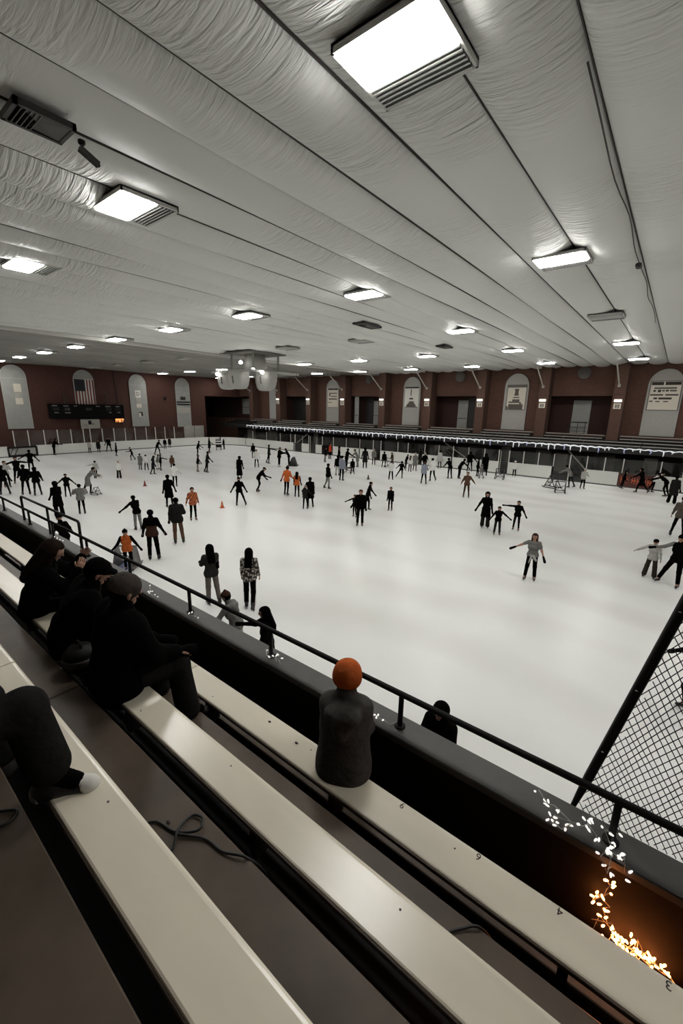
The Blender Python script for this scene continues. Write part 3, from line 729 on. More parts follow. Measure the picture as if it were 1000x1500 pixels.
ye = [4.4+5.2, 12.15, 14.65, 17.6, 20.5, 23.4, 26.3, 29.3, 32.6]
for i in range(len(ye)-1):
    if i != 1: seg_end(ye[i], ye[i+1], i)
arc = lambda a0,a1: [(IX0+IR+IR*math.cos(R_(a)), IY1-IR+IR*math.sin(R_(a))) for a in np.linspace(a0,a1,7)]
board(arc(136,180)[::1] if False else arc(136,180), 'white curved rink board in the far corner, half nearer the end wall')
board(arc(91,134), 'white curved rink board in the far corner, half nearer the long wall')
segs = [(-46.9,-43.0),(-42.9,-37.7),(-36.2,-35.05),(-33.9,-33.0),(-31.2,-27.5),(-27.3,-25.4),(-24.6,-23.0),(-22.9,-20.1),(-19.6,-16.6),(-16.4,-13.6),(-12.95,-12.05),(-11.2,-7.7),(-5.2,-3.0),(-.7,2.4),(2.5,5.6)]
for i,(a,c) in enumerate(segs[::-1]):
    board([(c,IY1),(a,IY1)], 'white rink board section of the far long side, %s from the nearer end' % ORD[i])
adp = mat('ad_panel', (.095,.022,.014), .5)
o = board([(-.75,IY1),(-2.95,IY1)], 'dark red advertising board with orange lettering on the far rink side', None, adp, True)
b = MB(); rr = random.Random(5); x = -2.1
ADO = mat('ad_orange', (.62,.13,.04), .5)
for word,x0 in (('OX',-.3),('HOLO',-1.05),('BIG',-1.75)):
    pass
b = MB()
for x0 in (-2.05,-1.85,-1.68,-1.35,-1.2,-1.02,-.86,-.55,-.38,-.22):
    w = .07+.05*rr.random(); z0 = .3+.1*rr.random(); z1 = .72+.12*rr.random()
    b.box((x0,-.026,z0),(x0+w*.45,-.02,z1)); b.box((x0,-.026,(z0+z1)/2-.03),(x0+w*1.3,-.02,(z0+z1)/2+.05))
b.build('orange_lettering', ADO, o)
for i,(x0,x1) in enumerate([(-37.65,-36.25),(-35.0,-33.95),(-12.0,-11.25)]):
    o = empty('gate', (x0,IY1+.25,0), 'dark open gate in the far rink boards, %s from the far corner' % ORD[i], 'gate')
    b = MB(); b.bbox((.04,0,.05),(x1-x0-.04,.05,1.05),.01); b.build('leaf', METALD, o)
    b = MB(); b.tube([(.02,.0,0),(.02,0,2.0)],.03,6); b.tube([(x1-x0-.02,0,0),(x1-x0-.02,0,2.)],.03,6); b.build('post', WPOST, o)
# black framed goal opening at the end boards
o = empty('goal', (IX0+.05,13.4,0), 'black framed box with pale netting set in the end boards', 'goal')
b = MB()
for q in (-1.2,1.2): b.bar((0,q,0),(0,q,.98),.14,.14)
b.bar((0,-1.2,.95),(0,1.2,.95),.14,.16); b.bar((0,-1.2,.1),(0,1.2,.1),.1,.2); b.build('frame', BLACKP, o)
b = MB(); n = 10
vs = [(-.12-.25*math.sin(math.pi*i/n)*(1-(j/5)*.3), -1.13+2.26*i/n, .2+.68*j/5) for i in range(n+1) for j in range(6)]
b.add(vs, [(i*6+j,(i+1)*6+j,(i+1)*6+j+1,i*6+j+1) for i in range(n) for j in range(5)]); b.build('net', mat('pale_net', (.5,.49,.46), .8), o, True)
b = MB()
for q in (-1.1,-.7): b.bar((-.1,q,.2),(-.1,q+.35,.88),.05,.05)
b.build('brace', BLACKP, o)

def pane(name, p, q, z0, z1, label, group=None, post=WPOST, w=.07):
    o = empty(name, (*p,0), label, 'rink glass', group)
    d = Vector((q[0]-p[0], q[1]-p[1], 0)); L = d.length; d.normalize()
    MB().bar((0,0,z0),(0,0,z1),w,w).build('post', post, o)
    a = d*.05; e = d*(L-.05); nn = Vector((-d.y,d.x,0))*.006
    b = MB(); b.loft([[a-nn+Vector((0,0,z)), e-nn+Vector((0,0,z)), e+nn+Vector((0,0,z)), a+nn+Vector((0,0,z))] for z in (z0+.03,z1-.03)]); b.build('pane', GLASS, o)
    return o
gy = [12.85,14.1,15.5,16.75,18.05,19.3,20.0,21.3,22.6,23.9,25.1,26.5,27.7,29.0,30.3,31.6]
for i in range(len(gy)-1): pane('glass_panel', (IX0-.1,gy[i]), (IX0-.1,gy[i+1]), 1.05, 2.62, 'clear glass pane with pale post on the end boards, %s from the near side' % ORD[i])
gx = [2.0,.8,-.5,-2.8,-4.0,-5.2,-6.4,-7.6,-8.8,-10.0,-11.2,-12.1,-13.4,-14.9,-16.4,-17.9,-19.4,-21.3,-22.5,-24.6,-25.6,-27.4,-29.3,-31.2,-32.9,-35.1,-37.4,-38.2,-40.1,-42.7,-45.5,-47.4]
for i in range(len(gx)-1):
    pane('glass_panel', (gx[i],IY1+.1), (gx[i+1],IY1+.1), 1.08 if not -7.7 < gx[i]-.3 < -5.2 else .05, 2.12, 'clear glass pane with pale post on the far long boards, %s from the nearer end' % ORD[i], w=.065 if gx[i] > -14 else .05)

# ------------------------------------------------------------------ far stand
for k in range(4):
    y0 = 39.2+.75*k; zt = 3.03+.205*k
    cuts = [8.5,-2.,-13.5,-24.9,-36.3,-47.0] if k < 2 else None
    if cuts: L = [(cuts[i+1]+.03,cuts[i]-.03) for i in range(5)]
    else: L = [(COLX[i]+.55,(COLX[i-1]-.55) if i else 7.5) for i in range(9)] if k == 3 else [(COLX[i]+.62,(COLX[i-1]-.62) if i else 7.5) for i in range(9)]
    for i,(a,c) in enumerate(L):
        o = empty('stand_bench', ((a+c)/2,y0,0), 'grey plank bench in row %s of the far stand, %s section from the nearer end' % (['one','two','three','four'][k], ORD[i]), 'bench')
        h = (c-a)/2
        b = MB(); b.bbox((-h,0,zt-.06),(h,.26,zt),.008); b.build('seat', STANDW, o)
        for q in (-h*.85,-h*.3,h*.3,h*.85): MB().bar((q,.13,zt-.185),(q,.13,zt-.05),.05,.2).build('bracket', METALD, o)
for k in range(5):
    b = MB(); y0 = 39.15+.75*k-(.18 if k == 0 else 0); y1 = min(39.9+.75*k, 41.93+.6)
    b.bbox((-53.9,y0+.002,2.54+.19*k),(9.5,y1-.002,2.84+.205*min(k,3)),.004)
    tag(b.build('stand_deck', STANDD), 'dark step of the far stand under plank row %s' % ['one','two','three','four','none, the top walkway'][k], 'stand')
b = MB(); b.bbox((-53.8,38.86,2.42),(9.4,38.94,2.86),.01); tag(b.build('stand_fascia', mat('fascia_black', (.014,.013,.012), .6)), 'black fascia board along the front of the far stand', 'fascia')
b = MB(); b.tube([(-53.8,38.8,2.9),(9.4,38.8,2.9)],.03,6); tag(b.build('front_rail', METALD), 'dark rail along the front edge of the far stand', 'railing')
# icicle light strings
ICE_L = mat('icicle_light', (.72,.72,.74), .5, emit=(.93,.95,1,.35))
ICE_B = mat('icicle_light_blue', (.42,.43,.62), .5, emit=(.6,.62,1,.18))
rr = random.Random(11)
xx = [9.3,1.0,-4.0,-9.0,-14.0,-19.0,-24.0,-29.0,-35.0,-41.0,-47.8]
for i in range(len(xx)-1):
    x1, x0 = xx[i], xx[i+1]; o = empty('icicle_lights', (x0,38.72,2.82), 'white icicle light string on the far stand front, %s length from the nearer end' % ORD[i], 'light string')
    L = x1-x0; b = MB(); dense = x0 < -8
    pts = [(L*q/40, .02*math.sin(q*2.1), .03*math.sin(q*1.3)-.01) for q in range(41)]
    b.tube(pts, [(.045 if dense else .03)+.02*rr.random() for _ in pts], 6); b.build('cable', ICE_L, o, True)
    x = .1; proto = None
    while x < L-.1:
        b = MB(); hgt = rr.uniform(.18,.5); bend = rr.uniform(-.08,.08)*(1 if dense else 2.5)
        b.tube([(0,0,0),(bend,0,-hgt*.5),(bend*.4,0,-hgt)], [.05,.045,.03], 6)
        d = b.build('icicle', ICE_L if rr.random() < .75 else ICE_B, o, True); d.location = (x,0,0)
        x += rr.uniform(.35,.75) if dense else rr.uniform(.4,1.1)
# walkway under the stand
b = MB(); b.box((-53.8,41.95,0),(9.4,42.1,2.52)); struct(b.build('wall_walkway', mat('walkway_dark', (.028,.022,.019), .9, var=.3, vscale=1.5)))
WD = [(-1.75,-.85,.5,1.95,PALEP,'pale window with a dark figure decal'),(-8.3,-7.35,.2,1.85,mat('panel_brown', (.20,.17,.14), .7),'brown panel nearest the long table'),
  (-20.3,-18.2,.2,1.75,mat('panel_brown', (.20,.17,.14), .7),'brown panel beside the middle stair'),(-16.4,-14.2,.3,1.95,mat('panel_slate', (.06,.058,.055), .7),'slate panel'),
  (-32.4,-30.6,.4,1.95,mat('panel_umber', (.075,.06,.05), .7),'umber panel'),(-46.8,-45.0,.2,2.0,PALEP,'pale door'),(-37.9,-37.1,.1,2.1,PALEP,'narrow door'),(-10.0,-8.8,.3,2.0,mat('panel_umber', (.075,.06,.05), .7),'umber panel'),
  (-5.2,-3.8,.3,2.0,mat('panel_umber', (.075,.06,.05), .7),'umber panel'),(-26.6,-24.2,.2,2.0,mat('panel_umber', (.075,.06,.05), .7),'wide panel'),(-28.6,-27.4,.1,2.1,mat('panel_slate', (.06,.058,.055), .7),'slate'),(-51.5,-49.6,.1,2.1,PALEP,'pale door'),(-13.2,-12.3,.1,2.1,GREYP,'grey')]
for i,(x0,x1,z0,z1,m,d) in enumerate(WD):
    b = MB(); b.bbox((x0,41.86,z0),(x1,41.95,z1),.015); q = struct(b.build('door_%d'%(i+7), m))
    b = MB(); b.box((x0-.06,41.88,z1),(x1+.06,41.95,z1+.07)); b.box((x0-.06,41.88,0),(x0,41.95,z1)); b.box((x1,41.88,0),(x1+.06,41.95,z1)); b.build('jamb', METALD, q)
for i,(x0,z0,x1,z1) in enumerate([(-16.0,.95,-18.2,2.2),(-5.3,.6,-7.0,2.3),(-39.6,.5,-37.2,2.1)]):
    o = empty('stair', (x0,40.2,0), 'narrow stair with pale handrail under the far stand, %s from the nearer end' % ORD[[1,0,2][i]], 'stair')
    b = MB(); b.bar((0,-.3,z0),(x1-x0,-.3,z1),.05,.09); b.build('handrail', mat('rail_pale', (.36,.34,.30), .5), o)
    b = MB(); b.bar((0,-.28,z0-.75),(x1-x0,-.28,z1-.75),.06,.2); b.bar((0,.6,z0-.75),(x1-x0,.6,z1-.75),.06,.2); b.build('stringer', METALD, o)
    b = MB()
    for q in range(7):
        t = q/7; b.box(((x1-x0)*t-.13,-.25,z0-.75+(z1-z0)*t),((x1-x0)*t+.13,.58,z0-.71+(z1-z0)*t))
    b.build('treads', METALD, o)
    b = MB()
    for t in (.05,.5,.95): b.bar(((x1-x0)*t,-.3,z0-.75+(z1-z0)*t),((x1-x0)*t,-.3,z0+(z1-z0)*t),.035,.035)
    b.build('balusters', METALD, o)

# ------------------------------------------------------------------ ceiling fixtures
LX = [-3.0-6.05*k for k in range(9)]; LY = [4.8,12.7,20.8,29.0,37.5]
def fixture(x, y, lit, label):
    o = empty('ceiling_light', (x,y,ZC-.02), label, 'ceiling light')
    b = MB(); w,l = .60,.56
    for a,c in (((-w,-l,-.045),(w,-l+.03,.05)),((-w,l-.03,-.045),(w,l,.05)),((-w,-l,-.045),(-w+.03,l,.05)),((w-.03,-l,-.045),(w,l,.05))): b.box(a,c)
    b.box((-w,-l,.02),(w,l,.05)); b.build('frame', FRAMEW, o)
    b = MB(); b.bbox((-w+.03,-l+.03,-.085),(w-.03,.10,.02),.02); b.build('lens', LAMP if lit else LAMPOFF, o)
    b = MB()
    for q in range(6): b.box((-w+.04,.13+q*.07,-.06),(w-.04,.155+q*.07,-.01))
    g_ = b.build('louvre', LOUV, o)
    b = MB(); b.box((-w+.04,.11,-.008),(w-.04,l-.03,.01)); b.build('backing', LOUVD, g_)
    return o
rown = ['row nearest the bleachers','second row from the bleachers','middle row','fourth row from the bleachers','row along the far stand']
lxs = [9.1,3.05]+LX
for r,y in enumerate(LY):
    for k,x in enumerate(lxs):
        lit = not (r == 2 and k-2 != 1)
        fixture(x, y, lit, ('lit white ceiling light, %s along the %s' if lit else 'unlit grey ceiling light, %s along the %s') % (ORD[k], rown[r]))
# vents
def vent(x, y, w, l, label):
    o = empty('ceiling_vent', (x,y,ZC-.045), label, 'vent')
    b = MB()
    for a,c in (((-w,-l,-.05),(w,-l+.05,.03)),((-w,l-.05,-.05),(w,l,.03)),((-w,-l,-.05),(-w+.05,l,.03)),((w-.05,-l,-.05),(w,l,.03))): b.box(a,c)
    b.build('frame', METALD, o)
    b = MB(); b.box((-w+.04,-l+.04,.0),(w-.04,l-.04,.02)); b.build('backing', VOID, o)
    b = MB()
    for q in range(5): b.bar((-w+.05,-l+.1+q*.055,-.03),(w-.05,-l+.1+q*.055,-.03),.012,.04)
    b.build('slats', mat('vent_slat', (.09,.085,.075), .5), o)
    b = MB(); b.add([(-w+.05,l-.05,-.04),(w-.05,l-.05,-.04),(w-.05,-l+.05,-.02),(w*.1,-l*.1,-.045),(-w+.05,-l*.2,-.02)], [(0,1,3),(1,2,3),(0,3,4)]); b.build('deflector', mat('vent_deflector', (.05,.048,.042), .5), o)
vent(-7.5,2.72,.28,.36,'dark square ceiling vent nearest the camera, beside a security camera')
vent(-12.05,17.0,.3,.75,'small dark ceiling vent in mid roof, nearer of the two beyond the third light row')
vent(-12.0,25.1,.3,.6,'small dark ceiling vent in mid roof, farther of the two')
o = empty('security_camera', (-7.62,3.3,ZC-.05), 'black security camera hanging from the ceiling next to the dark vent', 'camera')
b = MB(); b.lathe([(.05,.06),(.05,.02),(.03,0)],(0,0,0),12); b.tube([(0,0,.01),(0,.0,-.06)],.02,8); b.build('mount', BLACKP, o)
b = MB(); b.bar((0,-.04,-.05),(-.02,.22,-.16),.075,.08); c_ = b.build('housing', mat('camera_brown', (.018,.013,.011), .5), o)
b = MB(); b.tube([(-.02,.215,-.16),(-.021,.235,-.168)],.028,10); b.build('lens', BLACKP, c_)
# loose cable along the roof seam
pts = [(-1.46+.03*math.sin(y*1.3), y, ZC-.05-.02*math.sin(y*2.2)) for y in np.linspace(6,23,30)]
tag(MB().tube(pts,.012,6).build('roof_cable', mat('cable_dark', (.06,.05,.045), .7), None, True), 'dark cable running along the ceiling seam at the nearer end', 'cable')
b = MB(); b.bbox((-1.55,13.9,ZC-.14),(-1.42,14.15,ZC-.04),.02); tag(b.build('junction_box', METALD), 'small dark junction box on the ceiling cable', 'junction box')

# hanging ceiling unit over centre ice
o = empty('hanging_unit', (-25.4,21.6,ZC), 'white hanging frame with rounded panels below the ceiling over centre ice', 'hanging unit')
PF = mat('unit_cream', (.40,.395,.365), .6, var=.05)
b = MB(); b.box((-1.6,-1.6,-.12),(1.6,1.6,-.02)); b.build('ceiling_plate', mat('unit_plate', (.16,.15,.135), .7), o)
b = MB()
for q in (-2.15,2.15): b.bar((-2.3,q,-1.42),(2.3,q,-1.42),.16,.14); b.bar((q,-2.15,-1.42),(q,2.15,-1.42),.16,.14)
b.bar((0,-2.15,-1.42),(0,2.15,-1.42),.1,.1); b.build('frame', PF, o)
for q,w in ((-1.2,-1.2),(1.2,-1.2),(-1.2,1.2),(1.2,1.2)):
    MB().bar((q,w,-.05),(q,w,-1.4),.10,.10).build('hanger', mat('unit_hanger', (.22,.21,.19), .6), o)
b = MB(); b.lathe([(.7,-.1),(.85,-.8),(.75,-1.35)],(0,0,0),16); b.build('duct', PF, o, True)
for x0,y0 in ((-1.25,-1.6),(.45,-1.9),(1.75,-.5),(-.3,1.2)):
    b = MB(); rings = []
    for z,sx,sy in ((-1.45,.78,.55),(-2.0,.76,.55),(-2.4,.66,.48),(-2.58,.5,.36),(-2.62,.25,.2)):
        rings.append([(x0+sx*math.copysign(abs(math.cos(a))**.6,math.cos(a)), y0+sy*math.copysign(abs(math.sin(a))**.6,math.sin(a)), z) for a in [2*math.pi*k/20 for k in range(20)]])
    b.loft(rings); p_ = b.build('rounded_panel', PF, o, True)
    b = MB(); b.tube([(x0,y0-sy-.38,-1.75),(x0+.03,y0-sy-.34,-2.25)],.05,6); b.build('seam', INKG, p_)
for x0,y0,z0 in ((-1.5,-2.3,-1.55),(2.0,-1.9,-1.35),(.2,-1.5,-.75),(2.35,-1.4,-1.5)):
    b = MB(); b.lathe([(.06,.1),(.14,0),(.12,-.1),(.03,-.12)],(x0,y0,z0),12); b.build('spot_lamp', mat('spot_lit', (.9,.9,.88), .5, emit=(1,.98,.94,12)), o, True)

# ------------------------------------------------------------------ near bleachers
BR = [(1,1.842,2.105,2.87),(2,1.131,1.375,3.26),(3,.401,.647,3.66),(4,-.33,-.08,4.06)]
jx = [3.6,-3.51,-10.6,-17.7,-24.8]
nm = {1:'front',2:'second',3:'third',4:'fourth'}
for k,y0,y1,z in BR:
    for i in range(4):
        a, c = jx[i+1]+.006, jx[i]-.006
        o = empty('bleacher_bench', ((a+c)/2,(y0+y1)/2,z), 'cream painted plank bench, %s row up from the ice, %s length from the nearer end' % (nm[k],ORD[i]), 'bench')
        h = (c-a)/2; d = (y1-y0)/2
        b = MB(); rings = []
        for x in (-h,-h+.004,h-.004,h):
            e = .004 if abs(x) == h else 0
            pr = [(-d+.004+e,-.042),(-d+e,-.036),(-d+e,-.012),(-d+.004+e,-.004),(-d+.012+e,0-e),(d-.026-e,0-e),(d-.014-e,-.002),(d-.005-e,-.007),(d-.001-e,-.016),(d-e,-.036),(d-.004-e,-.042)]
            rings.append([(x,u,w) for u,w in pr])
        b.loft(rings); b.build('seat', BENCH, o)
        b = MB(); b.bbox((-h+.002,-d-.006,-.04),(h-.002,-d+.001,-.012),.002); b.build('edge_lip', BENCHE, o)
        q = -h+.4
        while q < h:
            b = MB(); b.bar((q,0,-.05),(q,0,-.36),.05,.12); b.box((q-.04,-d+.02,-.055),(q+.04,d-.02,-.042)); b.build('bracket', BLACKP, o); q += 1.55
        if k == 1 and i == 0:
            for xn,t in ((-1.05,'9'),(-.52,'6'),(-.07,'4'),(.40,'3')):
                text_mesh(t, .062, 'seat_number', INK, o, Matrix.Translation((xn-(a+c)/2, d-.036, .001)) @ Matrix.Rotation(R_(180),4,'Z'), .0006)
        if k < 4 and i == 0:
            b = MB(); rr = random.Random(k)
            for q in range(6):
                X = -h+.5+1.1*q+.2*rr.random(); b.lathe([(.0005,0),(.006,.0006),(.006,.0014),(.0005,.002)],(X,rr.choice((-.07,.05)),0),8)
            b.build('bolt_heads', METALD, o)
for k,(y0,y1,z) in enumerate([(2.06,2.43,2.45),(1.36,1.74,2.84),(.62,1.02,3.24),(-.10,.315,3.64),(-.83,-.42,4.04)]):
    for i in range(4):
        a, c = jx[i+1]+.004, jx[i]-.004
        b = MB(); b.bbox((a,y0,z-.045),(c,y1,z),.006)
        tag(b.build('footboard', FOOT), 'brown scuffed footboard %s, %s length from the nearer end' % (['at the parapet','below the front bench','between second and third benches','behind the third bench','highest of all'][k], ORD[i]), 'footboard')
b = MB(); b.loft([[(x,2.44,1.9),(x,-4.15,5.15),(x,-4.15,4.9),(x,2.44,1.65)] for x in (-25,9)]); tag(b.build('shade_slab', VOID), 'black sloping slab added under the bleacher planks to keep their gaps dark', 'frame')  # added slab that blocks light so the plank gaps stay black
# parapet with cap
o = empty('parapet', (0,2.45,0), 'black parapet wall with a dark grey cap between bleachers and ice', 'parapet')
b = MB(); b.bbox((-50,.015,-.05),(9.5,.20,2.94),.004); b.build('wall', mat('parapet_black', (.008,.006,.005), .8, var=.15, spec=.2), o)
b = MB(); b.bbox((-50,-.01,2.94),(9.5,.235,3.0),.008); b.build('cap', mat('parapet_cap', (.055,.052,.048), .5, var=.1), o)
# railing
o = empty('guard_rail', (0,2.56,3.0), 'black pipe guard rail running along the parapet cap', 'railing')
MB().tube([(-50,0,.30),(9.5,0,.30)],.024,10).build('top_rail', BLACKP, o, True)
px_ = [.09,-1.37,-2.9,-4.37,-5.9,-7.4,-8.95,-10.3,-12.1,-13.6,-15.1]
for x in [4.5,3.0,1.55]+px_:
    b = MB(); b.tube([(x,0,0),(x,0,.30)],.021,10); b.lathe([(.045,0),(.045,.012),(.02,.016)],(x,0,0),12); b.build('post', BLACKP, o, True)
o = empty('hand_rail', (-9.25,2.6,3.0), 'raised black hoop rail above the guard rail at the far end of the bleachers', 'railing')
MB().tube([(-1.55,0,0),(-1.55,0,.5),(-1.5,0,.53),(1.47,0,.53),(1.51,0,.5),(1.51,0,.0)],.024,10).build('hoop', BLACKP, o, True)
MB().tube([(0,0,0),(0,0,.53)],.022,8).build('post', BLACKP, o, True)
# safety net on a leaning pole
o = empty('safety_net', (-.14,2.76,2.9), 'black diamond mesh safety net on a leaning pole at the parapet', 'net')
dp = Vector((.32,0,1.6)).normalized(); pole = MB(); pole.tube([dp*-.3, dp*.02, dp*.30, dp*4.2],[.012,.016,.028,.028],8); pole.build('pole', BLACKP, o, True)
b = MB()
for q in (.55,1.05,1.6,2.2): b.lathe([(.0005,-.004),(.007,-.002),(.007,.002),(.0005,.004)],dp*q+Vector((-.004,-.027,0)),6)
b.build('bolts', STEELG, o)
b = MB(); cell = .066; cw = .040
def clip(p, q):   # keep right of the pole, above the cap
    return p, q
NX, NZ = 2.6, 3.6
for sgn in (1,-1):
    c0 = -70
    while c0 < 120:
        # line x = c0*cell*... + sgn*z*.62
        pts = []
        st = 60
        for i in range(st+1):
            z = .02+NZ*i/st; x = c0*cw + sgn*z*.60 + .006*math.sin(z*9+c0)
            if x >= z*.2+.01 and x <= NX: pts.append((x, .008*sgn+.02*math.sin(x*2.1+z), z))
        if len(pts) > 1: b.tube(pts, .0028, 4, False)
        c0 += 1
b.build('mesh', BLACKP, o)

# cables on the footboards
CB = mat('cable_black', (.008,.008,.008), .5)
def wire(pts, r, name, label, cat='cable'):
    P = [Vector(p) for p in pts]; out = []
    for i in range(len(P)-1):
        p0,p1,p2,p3 = P[max(i-1,0)],P[i],P[i+1],P[min(i+2,len(P)-1)]
        for q in range(6):
            t = q/6; out.append(.5*((2*p1)+(p2-p0)*t+(2*p0-5*p1+4*p2-p3)*t*t+(3*p1-p0-3*p2+p3)*t*t*t))
    out.append(P[-1]); return tag(MB().tube(out, r, 7).build(name, CB, None, True), label, cat)
wire([(-1.98,.60,3.25),(-1.93,.80,3.25),(-1.78,.85,3.25),(-1.68,.93,3.262),(-1.72,.985,3.262),(-1.79,.96,3.25),(-1.76,.86,3.268),(-1.70,.78,3.25),(-1.74,.64,3.25)],.007,'cable','looped black cable lying on the footboard beside the third bench')
wire([(-1.76,.84,3.262),(-1.62,.93,3.25),(-1.49,.95,3.25),(-1.37,1.01,3.25),(-1.3,1.08,3.10),(-1.25,1.12,2.7)],.007,'cable','black cable running from the loop into the dark gap under the second bench')
wire([(-.56,1.40,2.85),(-.52,1.58,2.85),(-.45,1.68,2.852),(-.38,1.74,2.85),(-.3,1.80,2.7)],.007,'cable','short black cable on the footboard below the front bench')
wire([(-2.35,.12,3.65),(-2.2,.22,3.65),(-2.12,.29,3.65),(-2.08,.24,3.65),(-2.14,.14,3.65),(-2.3,.05,3.65)],.007,'cable','black cable loop on the footboard under the trousered leg')
for i,(x,y,z,lab) in enumerate([(-1.86,.86,3.24,'tiny dark scrap on the footboard between the second and third benches'),(-2.33,2.02,2.87,'tiny dark scrap on the front bench, farther from the hooded spectator'),(-1.99,2.0,2.87,'tiny dark scrap on the front bench, close to the hooded spectator')]):
    b = MB(); rr = random.Random(i); b.loft([[(x+.014*s*math.cos(a)*(1+.3*rr.random()), y+.01*s*math.sin(a), z+hh) for a in [2*math.pi*k/7 for k in range(7)]] for s,hh in ((.9,.0005),(1,.004),(.4,.009))]); tag(b.build('scrap', INK, None, True), lab, 'litter')

# ------------------------------------------------------------------ string lights on the parapet
WIRE = mat('light_wire', (.45,.43,.39), .5)
BULBW = mat('bulb_white', (.8,.78,.72), .4, emit=(1,.95,.88,1.0))
BULBO = mat('bulb_warm', (.9,.6,.35), .4, emit=(1,.30,.075,24.))
def bulb_mesh(name, m, s=1.):
    b = MB(); b.lathe([(.0025*s,-.012*s),(.006*s,-.008*s),(.0065*s,.0),(.005*s,.010*s),(.001*s,.015*s)],(0,0,0),8)
    me = bpy.data.meshes.new(name); me.from_pydata(b.v,[],b.f); me.polygons.foreach_set('use_smooth',[True]*len(b.f)); me.materials.append(m); return me
BW, BO = bulb_mesh('bulb', BULBW, 1.0), bulb_mesh('bulb', BULBO, .95)
def lights(path, nb, me, label, seed, spread, keep, r=.0028):
    rr = random.Random(seed); o = empty('string_lights', path[0], label, 'light string'); p0 = Vector(path[0])
    P = []
    for i in range(len(path)-1):
        a, c = Vector(path[i]), Vector(path[i+1]); n = max(2, int((c-a).length/.035))
        for q in range(n): P.append(keep(a.lerp(c, q/n) + Vector([rr.uniform(-spread,spread) for _ in range(3)])) - p0)
    P.append(Vector(path[-1])-p0); b = MB(); b.tube(P, r, 5); b.build('wire', WIRE, o, True)
    for i in range(nb):
        k = P[rr.randrange(len(P))]; off = Vector([rr.uniform(-1,1) for _ in range(3)]).normalized()*(.018+.02*rr.random())
        q = link('bulb', me, o); q.location = keep(k+off+p0)-p0; q.rotation_euler = (rr.uniform(0,3),rr.uniform(0,3),rr.uniform(0,3))
    return o
capk = lambda v: Vector((v.x, max(v.y,2.40), max(v.z,3.012))) if v.y > 2.44 else Vector((v.x, min(v.y,2.432), v.z))
facek = lambda v: Vector((v.x, min(max(v.y,2.36),2.442), max(v.z,2.46)))
lights([(-.30,2.56,3.1),(-.24,2.52,3.05),(-.15,2.50,3.03),(-.20,2.43,2.98),(-.10,2.46,3.03),(-.04,2.56,3.03),(.02,2.52,3.02)],26,BW,'white fairy light clump on the parapet cap beside the net pole',3,.05,capk,.003)
lights([(.05,2.55,3.02),(.10,2.52,3.05),(.06,2.44,3.0),(.13,2.42,2.96),(.16,2.48,3.03),(.10,2.43,2.93)],22,BW,'white fairy light clump at the rail post by the net',5,.05,capk,.003)
lights([(.10,2.43,2.93),(.07,2.42,2.85),(.12,2.43,2.77),(.08,2.42,2.70),(.16,2.42,2.66),(.10,2.41,2.60),(.22,2.42,2.58),(.12,2.40,2.53),(.28,2.41,2.54),(.16,2.39,2.49),(.36,2.41,2.50),(.24,2.38,2.47),(.46,2.41,2.49),(.30,2.40,2.52),(.42,2.38,2.47),(.2,2.41,2.55),(.5,2.40,2.47)],98,BO,'glowing warm fairy lights heaped between the parapet and the front bench',9,.055,facek)
lights([(-1.62,2.50,3.03),(-1.55,2.47,3.02),(-1.50,2.52,3.03),(-1.42,2.5,3.02),(-1.40,2.56,3.03)],7,BW,'few white fairy lights on the cap beside the hooded spectator',12,.02,capk)
lights([(-2.98,2.56,3.03),(-2.9,2.52,3.02),(-2.80,2.54,3.03),(-2.70,2.5,3.02)],8,BW,'few white fairy lights on the cap at the third rail post',13,.02,capk)
lights([(-5.35,2.56,3.03),(-5.25,2.50,3.03),(-5.15,2.48,3.02),(-5.05,2.5,3.02)],8,BW,'few white fairy lights on the cap in front of the seated men',14,.02,capk)
lights([(-8.9,2.58,3.03),(-8.7,2.52,3.03),(-8.5,2.55,3.02)],7,BW,'few white fairy lights on the cap under the raised hoop rail',15,.02,capk)
lights([(-4.25,2.50,3.02),(-4.15,2.52,3.02),(-4.1,2.49,3.02)],3,BW,'two or three white fairy lights on the cap past the seated men',16,.015,capk)
# ------------------------------------------------------------------ ice things
def cone(x, y, s, col, label):
    o = empty('traffic_cone', (x,y,0), label, 'cone'); m = mat('cone_'+col, dict(orange=(.62,.13,.03), red=(.24,.05,.03), dark=(.06,.03,.025))[col], .6)
    b = MB(); b.bbox((-.18*s,-.18*s,0),(.18*s,.18*s,.03*s),.01); b.build('base', m, o)
    b = MB(); b.lathe([(.13*s,.03*s),(.085*s,.25*s),(.035*s,.5*s),(.025*s,.52*s),(.001,.52*s)],(0,0,0),18); c = b.build('cone_body', m, o, True)
    b = MB(); b.lathe([(.099*s,.2*s),(.076*s,.31*s)],(0,0,0),18); b.build('band', m if col != 'orange' else mat('cone_band', (.7,.3,.14), .6), c)
cone(-19.0,13.5,.72,'orange','bright orange cone standing on the ice in mid rink')
cone(-28.1,13.8,.72,'red','dull red cone on the ice near the grey coated skater')
cone(-18.6,27.0,.72,'dark','small dark cone on the ice toward the far boards')
